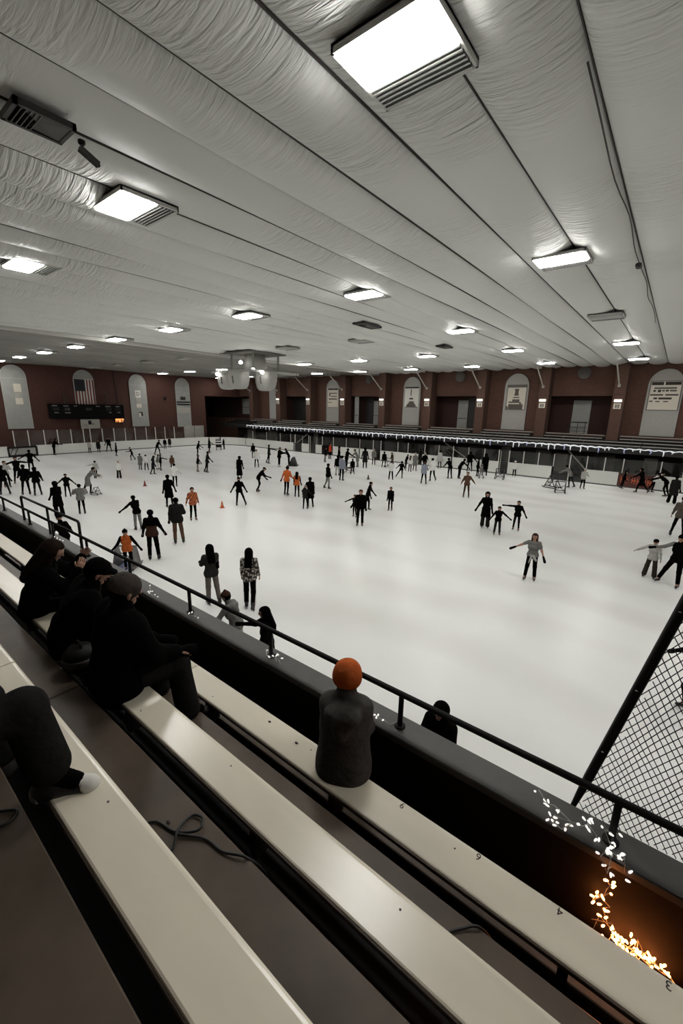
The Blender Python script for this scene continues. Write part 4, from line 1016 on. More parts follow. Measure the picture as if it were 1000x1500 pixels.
def aid(x, y, rz, label, m, style='frame', s=1.):
    o = empty('skating_aid', (x,y,0), label, 'skating aid', None, R_(rz)); o.scale = (s,s,s)
    for q in (-.32,.32):
        b = MB(); b.tube([(q,-.5,.12),(q,-.42,.035),(q,.45,.035),(q,.55,.10)],.03,8); b.build('runner', m, o, True)
        b = MB()
        if style == 'panel': b.loft([[(q-.02,u,z) for u,z in ((-.38,.06),(.42,.06),(.18,.82),(-.02,.82))],[(q+.02,u,z) for u,z in ((-.38,.06),(.42,.06),(.18,.82),(-.02,.82))]])
        else:
            b.tube([(q,-.4,.04),(q,.05,.82)],.028,8); b.tube([(q,.42,.04),(q,.05,.82)],.028,8); b.tube([(q,-.2,.4),(q,.25,.4)],.022,6)
        b.build('side_frame', m, o, True)
    MB().tube([(-.36,.05,.83),(.36,.05,.83)],.03,8).build('handle', m, o, True)
    b = MB(); b.tube([(-.32,.35,.12),(.32,.35,.12)],.025,6); b.tube([(-.32,.38,.1),(.32,.2,.55)],.02,6); b.tube([(.32,.38,.1),(-.32,.2,.55)],.02,6); b.build('cross_bar', m, o, True)
    if style == 'seat': b = MB(); b.bbox((-.3,-.25,.4),(.3,.25,.46),.02); b.build('seat', m, o)
    return o
AK = mat('aid_black', (.012,.012,.012), .5); AB = mat('aid_brown', (.06,.03,.02), .6); AG = mat('aid_grey', (.14,.135,.13), .5)
aid(-27.45,10.4,-60,'low black skating aid pushed by the skater in the grey coat',AK,'frame',.55)
aid(-28.2,28.2,-55,'dark skating aid between the white skated person and a leaning skater',AK,'panel')
aid(-21.9,28.7,20,'ring shaped dark skating aid in the crowd by the far boards',AK,'seat')
aid(-21.3,34.4,10,'brown skating aid between two people near the far boards',AB)
aid(-5.75,31.9,15,'black skating aid with crossed bars standing alone at the far side',AK,'panel',.95)
aid(-6.6,33.6,70,'second black skating aid just behind the crossed bar one',AK,'frame',1.1)
o = aid(-14.05,6.0,40,'grey panelled skating aid with blue base at the child in orange',AG,'panel',.95)
b = MB(); b.bbox((-.3,-.4,.02),(.3,.45,.06),.01); b.build('blue_base', mat('aid_blue', (.20,.22,.38), .5), o)
aid(-10.9,34.9,10,'dark skating aid among the pair stooping at the far boards',AK)
o = empty('equipment_cart', (-45.1,32.0,0), 'white striped equipment cart parked by the far corner boards', 'cart', None, R_(-35))
b = MB(); b.bbox((-.5,-.35,.35),(.5,.35,1.25),.04); b.build('body', BLACKP, o)
b = MB()
for z in (.82,1.12): b.box((-.52,-.37,z-.07),(.52,.37,z+.06))
b.box((-.2,-.37,.4),(.3,.37,.62)); b.build('white_stripes', WHITEB, o)
for q in (-.38,.38):
    for w in (-.28,.28):
        b = MB(); b.tube([(q,w-.04,.17),(q,w+.04,.17)],.17,14); b.build('wheel', AK, o)
MB().tube([(-.55,-.3,1.1),(-.75,-.3,1.3),(-.75,.3,1.3),(-.55,.3,1.1)],.025,8).build('handle', METALD, o, True)

# ------------------------------------------------------------------ people on the ice
PEOPLE = [
(-51.6, 16.0, 1.7, 103, {'j':'jacket','jc':'black','t':'slim','tc':'black','h':'short','hc':'black','lean':25,'aL':(40, 10, 30),'aR':(45, 10, 30)},'person in black leaning on the white end boards beside the black framed goal'),
(-51.1, 19.28, 1.3, 9, {'j':'jacket','jc':'lightgrey','t':'slim','tc':'black','h':'short','hc':'darkbrown','aL':(10, 8, 10)},'person in a pale grey top and black trousers at the end boards under the scoreboard'),
(-51.19, 20.25, 1.38, 338, {'j':'coat','jc':'charcoal','t':'slim','tc':'black','h':'short','hc':'black'},'person in a charcoal knee coat standing at the end boards under the scoreboard'),
(-51.19, 21.36, 1.64, 317, {'j':'jacket','jc':'black','t':'slim','tc':'black','h':'beanie','hc':'black','lL':(0, 16, 0),'lR':(0, 14, 0),'aL':(10, 15, 20),'aR':(10, 15, 20)},'person in black with feet wide at the boards under the small orange sign'),
(-46.66, 20.19, 1.38, 67, {'j':'coat','jc':'black','t':'slim','tc':'black','h':'short','hc':'black','aL':(0, 3, 0),'aR':(0, 3, 0)},'thin person in a long black coat in profile just out from the end boards'),
(-42.23, 19.74, 1.3, 255, {'j':'jacket','jc':'black','t':'slim','tc':'black','h':'beanie','hc':'black','lean':18,'lL':(30, 3, 35),'lR':(-20, 3, 10),'aL':(50, 5, 40),'aR':(-20, 5, 10)},'person in black striding toward the scoreboard wall with one arm bent forward'),
(-33.47, 12.83, 1.3, 139, {'j':'jacket','jc':'lightgrey','t':'slim','tc':'black','h':'short','hc':'black','lean':8,'aL':(10, 75, 0),'aR':(0, 12, 20),'lR':(-12, 2, 25)},'person in a pale grey jacket stretching one arm sideways near the end boards'),
(-32.3, 13.99, 1.3, 357, {'j':'jacket','jc':'white','t':'wide','tc':'charcoal','h':'short','hc':'lightgrey','aL':(0, 10, 10),'aR':(0, 10, 10)},'pale haired person in a white top and charcoal trousers standing alone near the end boards'),
(-27.86, 10.17, 1.75, 60, {'j':'coat','jc':'grey','t':'slim','tc':'black','h':'short','hc':'black','lean':38,'aL':(55, 5, 10),'aR':(55, 5, 10),'lL':(15, 3, 20),'lR':(-18, 3, 10)},'person in a long grey coat bent forward over a low black skating aid'),
(-27.91, 9.02, 1.36, 162, {'j':'jacket','jc':'black','t':'slim','tc':'black','h':'cap','hc':'black','aL':(5, 45, 10),'aR':(5, 40, 0),'lL':(0, 4, 0),'lR':(0, 6, 0)},'person in black, arms slightly out, behind the person in the grey puffer jacket'),
(-22.99, 7.96, 1.51, 161, {'j':'puffer','jc':'grey','t':'slim','tc':'black','h':'short','hc':'black','aL':(25, 35, 100),'aR':(25, 35, 100)},'person in a short grey puffer jacket and slim black trousers, hands in front'),
(-23.21, 7.02, 1.72, 183, {'j':'coat','jc':'black','t':'wide','tc':'black','h':'hood','hc':'black','aL':(10, 5, 30),'aR':(10, 5, 30),'lean':5},'hooded person in a long black coat standing beside the person in the grey puffer jacket'),
(-35.05, 8.48, 1.8, 346, {'j':'jacket','jc':'black','t':'slim','tc':'black','h':'short','hc':'black','aL':(0, 80, 0),'aR':(10, 70, 10),'lL':(0, 9, 0),'lR':(0, 9, 0)},'person in black with both arms spread wide in the group at the left edge'),
(-39.91, 10.62, 1.75, 165, {'j':'jacket','jc':'black','t':'slim','tc':'black','h':'short','hc':'black','aL':(10, 55, 10),'aR':(0, 35, 0),'lL':(0, 5, 0),'lR':(0, 5, 0)},'person in black with arms out sideways, standing in front of the black framed goal'),
(-30.25, 7.62, 1.8, 166, {'j':'puffer','jc':'black','t':'slim','tc':'black','h':'short','hc':'black','aL':(20, 12, 40),'aR':(20, 15, 40),'lL':(0, 8, 0),'lR':(0, 4, 0)},'bareheaded person in a bulky black coat shoulder to shoulder with a hooded one'),
(-29.58, 7.99, 1.68, 175, {'j':'puffer','jc':'black','t':'slim','tc':'charcoal','h':'hood','hc':'black','aL':(15, 20, 40),'aR':(15, 20, 20),'lL':(0, 5, 0),'lR':(0, 7, 0)},'hooded person in a bulky black coat and charcoal trousers beside a bareheaded one'),
(-31.16, 6.77, 1.75, 158, {'j':'jacket','jc':'black','t':'slim','tc':'charcoal','h':'short','hc':'black','aL':(10, 10, 20),'aR':(5, 18, 10),'lL':(0, 8, 0),'lR':(5, 10, 0)},'person in a black jacket and charcoal trousers at the left edge of the picture'),
(-33.83, 7.56, 1.7, 357, {'j':'jacket','jc':'lightgrey','t':'slim','tc':'black','h':'short','hc':'black','aL':(40, 15, 60),'aR':(20, 20, 50)},'person in pale grey half hidden behind the black jacket at the left edge'),
(-45.06, 23.91, 1.7, 32, {'j':'jacket','jc':'black','t':'slim','tc':'black','h':'short','hc':'black','lean':30,'aL':(20, 20, 10),'lL':(20, 10, 20),'lR':(-15, 10, 0)},'person in black bending low, legs apart, near the end boards and pale garage door'),
(-50.03, 27.59, 1.3, 331, {'j':'jacket','jc':'black','t':'slim','tc':'black','h':'short','hc':'black'},'person in black standing against the end boards, first of two beside each other'),
(-51.24, 28.92, 1.3, 331, {'j':'coat','jc':'charcoal','t':'slim','tc':'black','h':'long','hc':'black'},'person in a charcoal coat standing against the end boards next to the person in black'),
(-35.54, 17.22, 1.34, 124, {'j':'coat','jc':'grey','t':'slim','tc':'black','h':'short','hc':'charcoal','lean':5},'person in a grey coat, outermost of the cluster of five near the scoreboard wall'),
(-34.81, 17.38, 1.3, 153, {'j':'jacket','jc':'white','t':'slim','tc':'black','h':'short','hc':'black','aL':(5, 20, 10),'aR':(5, 20, 10),'lL':(0, 6, 0),'lR':(0, 6, 0)},'dark haired person in a white jacket in the cluster of five by the scoreboard wall'),
(-32.37, 16.69, 1.48, 63, {'j':'coat','jc':'charcoal','t':'slim','tc':'charcoal','h':'long','hc':'charcoal','lean':12,'lL':(12, 2, 15),'lR':(-12, 2, 10)},'long haired person in charcoal, nearest of the cluster of five near the scoreboard wall'),
(-34.56, 18.22, 1.3, 52, {'j':'jacket','jc':'grey','t':'slim','tc':'white','h':'short','hc':'black','lean':15,'lL':(12, 3, 10)},'person in white trousers half hidden inside the cluster of five near the scoreboard wall'),
(-34.0, 18.22, 1.3, 72, {'j':'jacket','jc':'black','t':'slim','tc':'black','h':'short','hc':'black','aR':(75, 10, 0),'aL':(70, 5, 0)},'thin person in black pointing one straight arm away from the cluster of five'),
(-32.98, 18.69, 1.3, 150, {'j':'jacket','jc':'brown','t':'slim','tc':'black','h':'long','hc':'brown'},'brown haired person in a brown top behind the skater in a white jacket'),
(-26.4, 15.07, 1.55, 140, {'j':'jacket','jc':'white','t':'slim','tc':'black','h':'short','hc':'black','lean':5,'aR':(20, 25, 20),'lR':(-12, 4, 20)},'skater in a white jacket between a brown haired person and a bulky black coat'),
(-21.18, 11.67, 1.75, 161, {'j':'coat','jc':'black','t':'slim','tc':'black','h':'short','hc':'black','lean':6,'aR':(5, 20, 10),'lL':(0, 4, 0),'lR':(0, 4, 0)},'person in a bulky black coat behind the man in the striped charcoal jacket'),
(-15.17, 8.61, 1.85, 150, {'j':'puffer','jc':'charcoal','t':'straight','tc':'brown','h':'short','hc':'black','aL':(5, 10, 15),'aR':(15, 16, 60),'lL':(0, 2, 0),'lR':(0, 6, 0)},'tall man in a charcoal puffer jacket and brown trousers seen from behind'),
(-14.13, 7.02, 1.82, 144, {'j':'jacket','jc':'black','t':'straight','tc':'black','h':'short','hc':'black','patch':'darkbrown','aL':(5, 14, 20),'aR':(5, 20, 20),'lL':(0, 3, 0),'lR':(0, 5, 0)},'man in a black jacket with a dark red brown lower half and black trousers'),
(-18.23, 8.47, 1.54, 175, {'j':'jacket','jc':'black','t':'straight','tc':'grey','h':'short','hc':'black','lean':12,'aL':(20, 45, 10),'aR':(20, 10, 40),'roll':-8},'person in a black top and grey trousers reaching one arm down to the side'),
(-17.86, 11.02, 1.6, 338, {'j':'jacket','jc':'orangestripe','t':'slim','tc':'black','h':'short','hc':'black','aL':(0, 12, 10),'aR':(0, 18, 10),'lL':(0, 2, 0),'lR':(8, 4, 12)},'person in an orange and black striped jacket and slim black trousers'),
(-13.76, 5.95, 1.45, 327, {'j':'vest','jc':'orange','t':'slim','tc':'black','h':'beanie','hc':'black','lean':10,'aL':(20, 35, 20),'aR':(25, 25, 40)},'child in an orange vest and black beanie with a grey skating aid'),
(-41.02, 26.36, 1.64, 57, {'j':'jacket','jc':'black','t':'slim','tc':'black','h':'short','hc':'black','lean':20,'aL':(30, 5, 20)},'person in black leaning forward, farther of two lined up before the pale garage door'),
(-31.19, 19.95, 1.38, 57, {'j':'jacket','jc':'black','t':'slim','tc':'tan','h':'short','hc':'black','lean':10,'aR':(30, 15, 0)},'person in black with tan trousers, nearer of two lined up before the pale garage door'),
(-43.13, 29.3, 1.75, 56, {'j':'coat','jc':'black','t':'slim','tc':'black','h':'short','hc':'grey','aR':(20, 5, 40)},'person in a long black coat with greying hair beside the white striped equipment cart'),
(-30.32, 20.29, 1.71, 66, {'j':'jacket','jc':'charcoal','t':'slim','tc':'black','h':'short','hc':'black','lean':10,'aR':(20, 30, 20),'lL':(-10, 2, 10)},'person in a charcoal jacket skating in front of the white striped equipment cart'),
(-45.36, 32.98, 1.3, 264, {'j':'jacket','jc':'black','t':'slim','tc':'black','h':'short','hc':'black','lL':(0, 8, 0)},'person in black standing on the far side of the white striped equipment cart'),
(-26.0, 20.22, 1.69, 132, {'j':'dress','jc':'black','t':'slim','tc':'black','h':'hood','hc':'black','roll':4},'hooded person in a narrow ankle length black robe'),
(-18.67, 14.44, 1.6, 142, {'j':'jacket','jc':'black','t':'slim','tc':'black','h':'cap','hc':'black','aL':(0, 28, 15),'aR':(0, 25, 15),'lL':(0, 6, 0),'lR':(-8, 20, 0)},'person in a flat cap and black clothes with one leg pushed out sideways'),
(-21.04, 17.87, 1.72, 60, {'j':'jacket','jc':'black','t':'slim','tc':'black','h':'cap','hc':'black','lean':42,'aL':(20, 3, 20),'aR':(30, 3, 40),'lL':(15, 4, 35),'lR':(5, 4, 30)},'person in a black cap bent forward at the waist in a skating crouch'),
(-35.5, 29.54, 1.54, 160, {'j':'jacket','jc':'black','t':'slim','tc':'black','h':'short','hc':'black'},'thin person in black by the far boards behind the child in a white top'),
(-29.66, 25.04, 1.62, 320, {'j':'jacket','jc':'white','t':'slim','tc':'black','h':'short','hc':'black','aL':(20, 12, 40),'aR':(20, 12, 40),'lL':(0, 6, 0),'lR':(0, 6, 0)},'dark haired person in a white top and black trousers facing the stands'),
(-31.01, 27.75, 1.8, 58, {'j':'jacket','jc':'charcoal','t':'slim','tc':'black','h':'short','hc':'black','aR':(75, 5, 0),'aL':(10, 10, 10),'lL':(-10, 3, 10)},'person in charcoal reaching one arm out toward a companion near the far boards'),
(-28.57, 26.82, 1.75, 77, {'j':'puffer','jc':'black','t':'slim','tc':'black','h':'beanie','hc':'black','lean':10,'aR':(60, 5, 10),'skate':'white'},'person in a black coat and white skates pushing beside a dark skating aid'),
(-28.28, 27.78, 1.7, 216, {'j':'jacket','jc':'black','t':'slim','tc':'black','h':'short','hc':'black','lean':30,'aL':(60, 8, 10),'aR':(60, 8, 10)},'person in black leaning down onto a dark skating aid'),
(-18.91, 18.36, 1.8, 106, {'j':'jacket','jc':'orange','t':'slim','tc':'black','h':'short','hc':'black','lean':6,'roll':4,'aL':(0, 25, 0),'aR':(15, 8, 40),'lR':(-5, 3, 10)},'person in an orange jacket leaning slightly, black trousers, taller of the orange pair'),
(-18.0, 18.36, 1.55, 124, {'j':'vest','jc':'orange','t':'slim','tc':'black','h':'long','hc':'black','aL':(10, 8, 20),'aR':(10, 8, 20)},'long haired person in an orange vest, shorter of the orange pair'),
(-15.41, 16.35, 1.3, 113, {'j':'jacket','jc':'charcoal','t':'slim','tc':'black','h':'beanie','hc':'grey','lean':8,'aL':(10, 8, 20),'aR':(30, 30, 10),'lL':(0, 4, 0),'lR':(15, 4, 20)},'child in a charcoal jacket and grey hat skating beside an adult in a black coat'),
(-15.54, 16.89, 1.67, 143, {'j':'coat','jc':'black','t':'slim','tc':'black','h':'short','hc':'black','aL':(20, 20, 20),'lR':(-8, 3, 10)},'adult in a long black coat skating beside a child in a grey hat'),
(-18.36, 21.76, 1.71, 70, {'j':'jacket','jc':'black','t':'slim','tc':'grey','h':'short','hc':'black','lL':(-6, 1, 20),'lR':(4, 1, 5)},'person in a black jacket and grey trousers gliding on one foot in mid rink'),
(-27.88, 32.58, 1.46, 41, {'j':'jacket','jc':'black','t':'wide','tc':'grey','h':'short','hc':'black'},'person in black with a wide pale skirt near the players door'),
(-29.43, 35.18, 1.63, 10, {'j':'jacket','jc':'red','t':'slim','tc':'black','h':'short','hc':'black'},'person in a red top standing near the far boards'),
(-21.44, 26.63, 1.63, 129, {'j':'jacket','jc':'black','t':'straight','tc':'lightgrey','h':'short','hc':'black','lean':5},'person in a black jacket and pale grey trousers seen from behind near the far boards'),
(-24.68, 30.83, 1.87, 39, {'j':'jacket','jc':'black','t':'slim','tc':'black','h':'short','hc':'black'},'thin person in black behind the person with pale grey trousers'),
(-19.75, 25.05, 1.88, 98, {'j':'jacket','jc':'bluegrey','t':'slim','tc':'black','h':'short','hc':'black','aL':(10, 10, 20),'lean':3},'person in a blue grey coat and black trousers next to a ring shaped skating aid'),
(-23.07, 29.93, 1.88, 68, {'j':'jacket','jc':'black','t':'slim','tc':'black','h':'short','hc':'black','lean':12,'aR':(50, 10, 10)},'person in black gripping the ring shaped skating aid'),
(-20.99, 28.09, 1.3, 137, {'j':'jacket','jc':'black','t':'slim','tc':'black','h':'short','hc':'black','lL':(0, 7, 0),'lR':(0, 7, 0)},'small child in black standing with feet apart near the far boards'),
(-23.44, 32.11, 1.7, 226, {'j':'coat','jc':'grey','t':'wide','tc':'grey','h':'short','hc':'charcoal','lean':28,'aL':(50, 8, 0),'aR':(40, 8, 0)},'person in a long grey coat leaning over with both arms down'),
(-22.39, 31.87, 1.85, 125, {'j':'coat','jc':'charcoal','t':'straight','tc':'charcoal','h':'hood','hc':'black','aL':(5, 12, 20),'aR':(5, 12, 20)},'very tall hooded person in a charcoal coat near the far boards'),
(-23.17, 34.49, 1.55, 314, {'j':'jacket','jc':'grey','t':'slim','tc':'black','h':'short','hc':'grey'},'person in a grey top before the white boards, right of the tall hooded one'),
(-21.37, 33.58, 1.49, 122, {'j':'jacket','jc':'black','t':'slim','tc':'black','h':'short','hc':'black','lL':(0, 10, 0),'lR':(0, 4, 0)},'person in black with feet apart in front of a brown skating aid'),
(-21.32, 34.98, 1.3, 181, {'j':'jacket','jc':'darkbrown','t':'slim','tc':'black','h':'short','hc':'black','lean':10},'person in a dark brown jacket by a brown skating aid'),
(-17.16, 28.04, 1.46, 121, {'j':'jacket','jc':'white','t':'straight','tc':'black','h':'short','hc':'darkbrown','aL':(20, 10, 60),'aR':(20, 10, 60),'lL':(0, 6, 0),'lR':(0, 6, 0)},'person in a white top and straight black trousers seen from behind'),
(-16.91, 29.2, 1.38, 110, {'j':'jacket','jc':'black','t':'slim','tc':'black','h':'short','hc':'black','lean':14,'aL':(20, 40, 10),'aR':(10, 15, 20),'lL':(-12, 28, 15),'lR':(5, 0, 5)},'person in black with one leg kicked out behind and to the side'),
(-19.64, 34.7, 1.3, 60, {'j':'jacket','jc':'black','t':'slim','tc':'black','h':'short','hc':'black','lean':22},'person in black leaning forward behind the skater with a kicked out leg'),
(-18.26, 33.04, 1.41, 99, {'j':'jacket','jc':'white','t':'slim','tc':'black','h':'long','hc':'brown','lL':(0, 3, 5),'aL':(10, 15, 20)},'person in a white jacket and black trousers beside a person in a pale patterned coat'),
(-18.16, 33.73, 1.61, 308, {'j':'coat','jc':'grey','t':'slim','tc':'charcoal','h':'short','hc':'lightgrey','aL':(10, 12, 20)},'person in a pale patterned coat near the far boards'),
(-17.52, 34.37, 1.61, 137, {'j':'puffer','jc':'black','t':'slim','tc':'black','h':'beanie','hc':'lightgrey','aL':(5, 15, 20),'aR':(25, 25, 30)},'person in a bulky black coat and pale hat behind the light blue jacket'),
(-14.37, 28.22, 1.65, 107, {'j':'jacket','jc':'bluegrey','t':'slim','tc':'black','h':'short','hc':'darkbrown','lL':(0, 8, 0),'lR':(-5, 8, 5),'aR':(20, 10, 50)},'person in a light blue grey jacket among the crowd by the far boards'),
(-14.48, 29.79, 1.77, 136, {'j':'jacket','jc':'white','t':'slim','tc':'black','h':'short','hc':'black','lean':8,'lL':(12, 2, 15),'lR':(-14, 4, 30)},'person in a white jacket skating hard behind the person in light blue'),
(-17.33, 37.07, 1.69, 145, {'j':'poncho','jc':'lightgrey','t':'slim','tc':'black','h':'short','hc':'black'},'person in a pale grey poncho shaped like a triangle by the far boards'),
(-14.02, 32.05, 1.7, 144, {'j':'jacket','jc':'black','t':'slim','tc':'black','h':'short','hc':'black','lean':35,'aL':(35, 10, 10),'aR':(35, 10, 10),'lL':(5, 5, 15)},'person in black stooping forward, left one of the two stooping side by side'),
(-13.44, 32.62, 1.7, 52, {'j':'jacket','jc':'black','t':'slim','tc':'black','h':'short','hc':'black','lean':40,'aR':(40, 20, 0),'aL':(60, 5, 10)},'person in black stooping with one arm out, right one of the two stooping'),
(-14.33, 37.01, 1.78, 111, {'j':'puffer','jc':'black','t':'slim','tc':'black','h':'short','hc':'black','lL':(0, 8, 0),'lR':(0, 8, 0),'aR':(10, 35, 10)},'person in a bulky black jacket with legs apart behind the skater with arms out'),
(-12.77, 34.76, 1.51, 30, {'j':'jacket','jc':'black','t':'slim','tc':'black','h':'short','hc':'black','lean':8,'lR':(12, 2, 10)},'person in black close to the small grey child by the far boards'),
(-12.1, 33.94, 1.2, 170, {'j':'jacket','jc':'grey','t':'slim','tc':'grey','h':'short','hc':'grey','lL':(15, 4, 10),'lR':(-10, 4, 10)},'small child in grey between two black clad skaters by the far boards'),
(-12.43, 35.61, 1.88, 129, {'j':'coat','jc':'black','t':'slim','tc':'black','h':'long','hc':'black','lL':(10, 3, 5)},'tall long haired person in a black coat beside the small grey child'),
(-9.99, 25.63, 1.64, 291, {'j':'jacket','jc':'brown','t':'slim','tc':'darkbrown','h':'short','hc':'brown','aL':(5, 38, 0),'aR':(5, 22, 10),'lL':(0, 6, 0),'lR':(0, 6, 0)},'skater in brown with both straight arms held away from the body'),
(-6.53, 19.46, 1.71, 289, {'j':'coat','jc':'black','t':'wide','tc':'charcoal','h':'hood','hc':'black','aL':(8, 10, 10),'aR':(5, 28, 10),'face':1},'woman in a long black hooded coat over a wide charcoal skirt leading a child'),
(-5.7, 18.72, 1.3, 297, {'j':'jacket','jc':'black','t':'straight','tc':'charcoal','h':'short','hc':'black','lean':8,'aL':(15, 50, 0),'aR':(20, 35, 0),'lL':(5, 4, 5),'lR':(5, 6, 0)},'child in a black jacket led by the woman in the hooded coat'),
(-5.23, 20.01, 1.4, 280, {'j':'jacket','jc':'black','t':'slim','tc':'black','h':'short','hc':'black','aL':(5, 28, 0),'aR':(5, 88, 0),'lL':(0, 3, 0),'lR':(0, 6, 10)},'child in black stretching one arm straight out to the side'),
(-3.08, 14.2, 1.58, 277, {'j':'tee','jc':'grey','t':'straight','tc':'black','h':'long','hc':'darkbrown','aL':(10, 22, 10),'aR':(20, 58, 10),'lL':(2, 4, 5),'lR':(8, 6, 10),'sash':'lightgrey','mitten':'black','face':1},'woman in a grey T-shirt with a pale jacket tied around the waist'),
(0.05, 17.14, 1.35, 260, {'j':'jacket','jc':'lightgrey','t':'wide','tc':'darkwarm','h':'cap','hc':'black','aL':(15, 15, 10),'aR':(25, 55, 0),'lL':(0, 6, 0),'lR':(0, 8, 0),'face':1},'child in a pale sweatshirt and backward black cap, held by the shoulder'),
(0.68, 16.71, 1.72, 248, {'j':'vest','jc':'black','t':'straight','tc':'black','h':'beanie','hc':'black','under':'grey','aL':(10, 12, 25),'aR':(45, 45, 30),'lL':(2, 4, 3),'lR':(5, 22, 0),'face':1},'adult in a black vest over grey sleeves with a hand on a child'),
(0.75, 24.05, 1.84, 88, {'j':'jacket','jc':'greybrown','t':'slim','tc':'black','h':'short','hc':'black','aL':(5, 14, 10),'aR':(5, 14, 10),'lL':(0, 10, 0),'lR':(0, 8, 0)},'man in a grey brown jacket and black trousers seen from behind at the right edge'),
(-10.4, 37.1, 1.3, 286, {'j':'jacket','jc':'white','t':'straight','tc':'black','h':'beanie','hc':'white'},'person in a white jacket and white hat standing against the white far boards'),
(-5.68, 34.69, 1.7, 169, {'j':'jacket','jc':'grey','t':'slim','tc':'charcoal','h':'short','hc':'black','lean':40,'aL':(60, 8, 0),'aR':(60, 8, 0),'lR':(-18, 3, 5)},'person in grey bending over the black skating aid'),
(-4.83, 34.76, 1.47, 298, {'j':'jacket','jc':'lightgrey','t':'slim','tc':'black','h':'short','hc':'lightgrey','lean':8,'aL':(20, 15, 70)},'person in a pale jacket and black trousers next to the black skating aid'),
(-2.56, 37.1, 1.31, 14, {'j':'jacket','jc':'black','t':'slim','tc':'black','h':'short','hc':'black','lean':10,'lL':(-6, 3, 15)},'person in black gliding in front of the red advertising board, farther from the picture edge'),
(-1.38, 35.96, 1.75, 162, {'j':'coat','jc':'black','t':'slim','tc':'black','h':'short','hc':'black','lean':14,'lL':(20, 4, 10),'lR':(-18, 4, 25),'aL':(40, 10, 20)},'person in a black coat striding with legs wide in front of the red advertising board'),
(-0.71, 36.93, 1.6, 11, {'j':'jacket','jc':'white','t':'slim','tc':'black','h':'short','hc':'black','lean':45,'aL':(40, 10, 10),'aR':(30, 15, 10),'lL':(-15, 4, 10)},'person in a white jacket doubled over beside the red advertising board'),
(-0.01, 35.65, 1.75, 170, {'j':'jacket','jc':'black','t':'slim','tc':'black','h':'short','hc':'black','lean':55,'aL':(70, 6, 0),'aR':(60, 6, 0),'lL':(10, 4, 30),'lR':(-8, 4, 10)},'person in black bent double with arms hanging to the ice'),
(0.44, 32.94, 1.75, 79, {'j':'coat','jc':'charcoal','t':'wide','tc':'black','h':'short','hc':'black','lean':6,'lL':(0, 8, 0)},'person in a long charcoal coat and wide black trousers near the far boards'),
(-9.58, 6.33, 1.72, 162, {'j':'jacket','jc':'olive','t':'straight','tc':'taupe','h':'long','hc':'black','aL':(25, 10, 55),'aR':(10, 4, 20),'lL':(0, 2, 0),'lR':(-8, 4, 8),'bag':'black'},'long haired woman in a dark grey jacket and taupe trousers'),
(-8.54, 6.83, 1.72, 131, {'j':'jacket','jc':'pattern','t':'straight','tc':'black','h':'long','hc':'black','stripe':'white','aL':(5, 6, 15),'aR':(5, 8, 15),'lL':(6, 2, 5),'lR':(-20, 4, 25)},'long haired woman in a patterned jacket and black track trousers with a white side stripe'),
(-11.21, 15.71, 1.72, 301, {'j':'puffer','jc':'black','t':'straight','tc':'black','h':'short','hc':'darkbrown','aL':(10, 10, 30),'aR':(20, 20, 40),'lean':4,'lL':(0, 1, 0),'lR':(0, 3, 0),'face':1},'adult in black facing the camera, carrying a child at the side in mid rink'),
(-12.41, 16.88, 1.15, 276, {'j':'jacket','jc':'black','t':'slim','tc':'black','h':'short','hc':'darkbrown','aL':(30, 25, 0),'aR':(30, 60, 0),'lL':(8, 4, 15)},'child in black clinging to the side of the adult in mid rink'),
(-12.86, 18.7, 1.55, 25, {'j':'jacket','jc':'black','t':'slim','tc':'black','h':'short','hc':'black','lean':16,'aL':(20, 5, 20),'lL':(-12, 3, 15),'lR':(12, 3, 10)},'person in black leaning forward just behind the adult with the child in mid rink'),
(-11.75, 19.29, 1.3, 286, {'j':'jacket','jc':'black','t':'slim','tc':'black','h':'short','hc':'darkbrown','aL':(2, 5, 10),'aR':(2, 5, 10),'lL':(0, 2, 0),'lR':(0, 2, 0)},'boy in black standing alone with arms at the sides in mid rink'),

]
for (x,y,h,hd,sp,lab) in PEOPLE: person(x,y,h,hd,sp,lab)
person(1.02,9.3,1.65,200,dict(j='jacket',jc='black',t='slim',tc='black',h='short',hc='black',aL=(10,20,10),aR=(20,45,10),lL=(0,8,10),lR=(10,10,25)),'person in black on the ice behind the safety net')
# near boards
person(-6.75,5.0,1.66,205,dict(j='jacket',jc='grey',t='wide',tc='lightgrey',h='beanie',hc='darkbrown',lean=22,aL=(30,20,10),aR=(42,8,0),hoodie=1),'person in a grey hoodie and pale trousers stooping toward the near boards')
person(-5.7,4.95,1.66,225,dict(j='coat',jc='black',t='slim',tc='black',h='long',hc='black',lean=4,aL=(10,8,20),aR=(55,12,30)),'long haired person in black at the near boards with a hand on the edge')
person(-1.88,4.72,1.60,265,dict(j='puffer',jc='black',t='slim',tc='black',h='hood',hc='black',lean=6,aL=(15,12,30),aR=(15,12,30)),'hooded person in black just below the parapet beyond the orange knit hat')
person(-16.4,5.0,1.62,190,dict(j='jacket',jc='black',t='slim',tc='black',h='beanie',hc='black',lean=16,aL=(10,22,30),aR=(12,30,20)),'person in black bending at the near boards under the raised hoop rail')
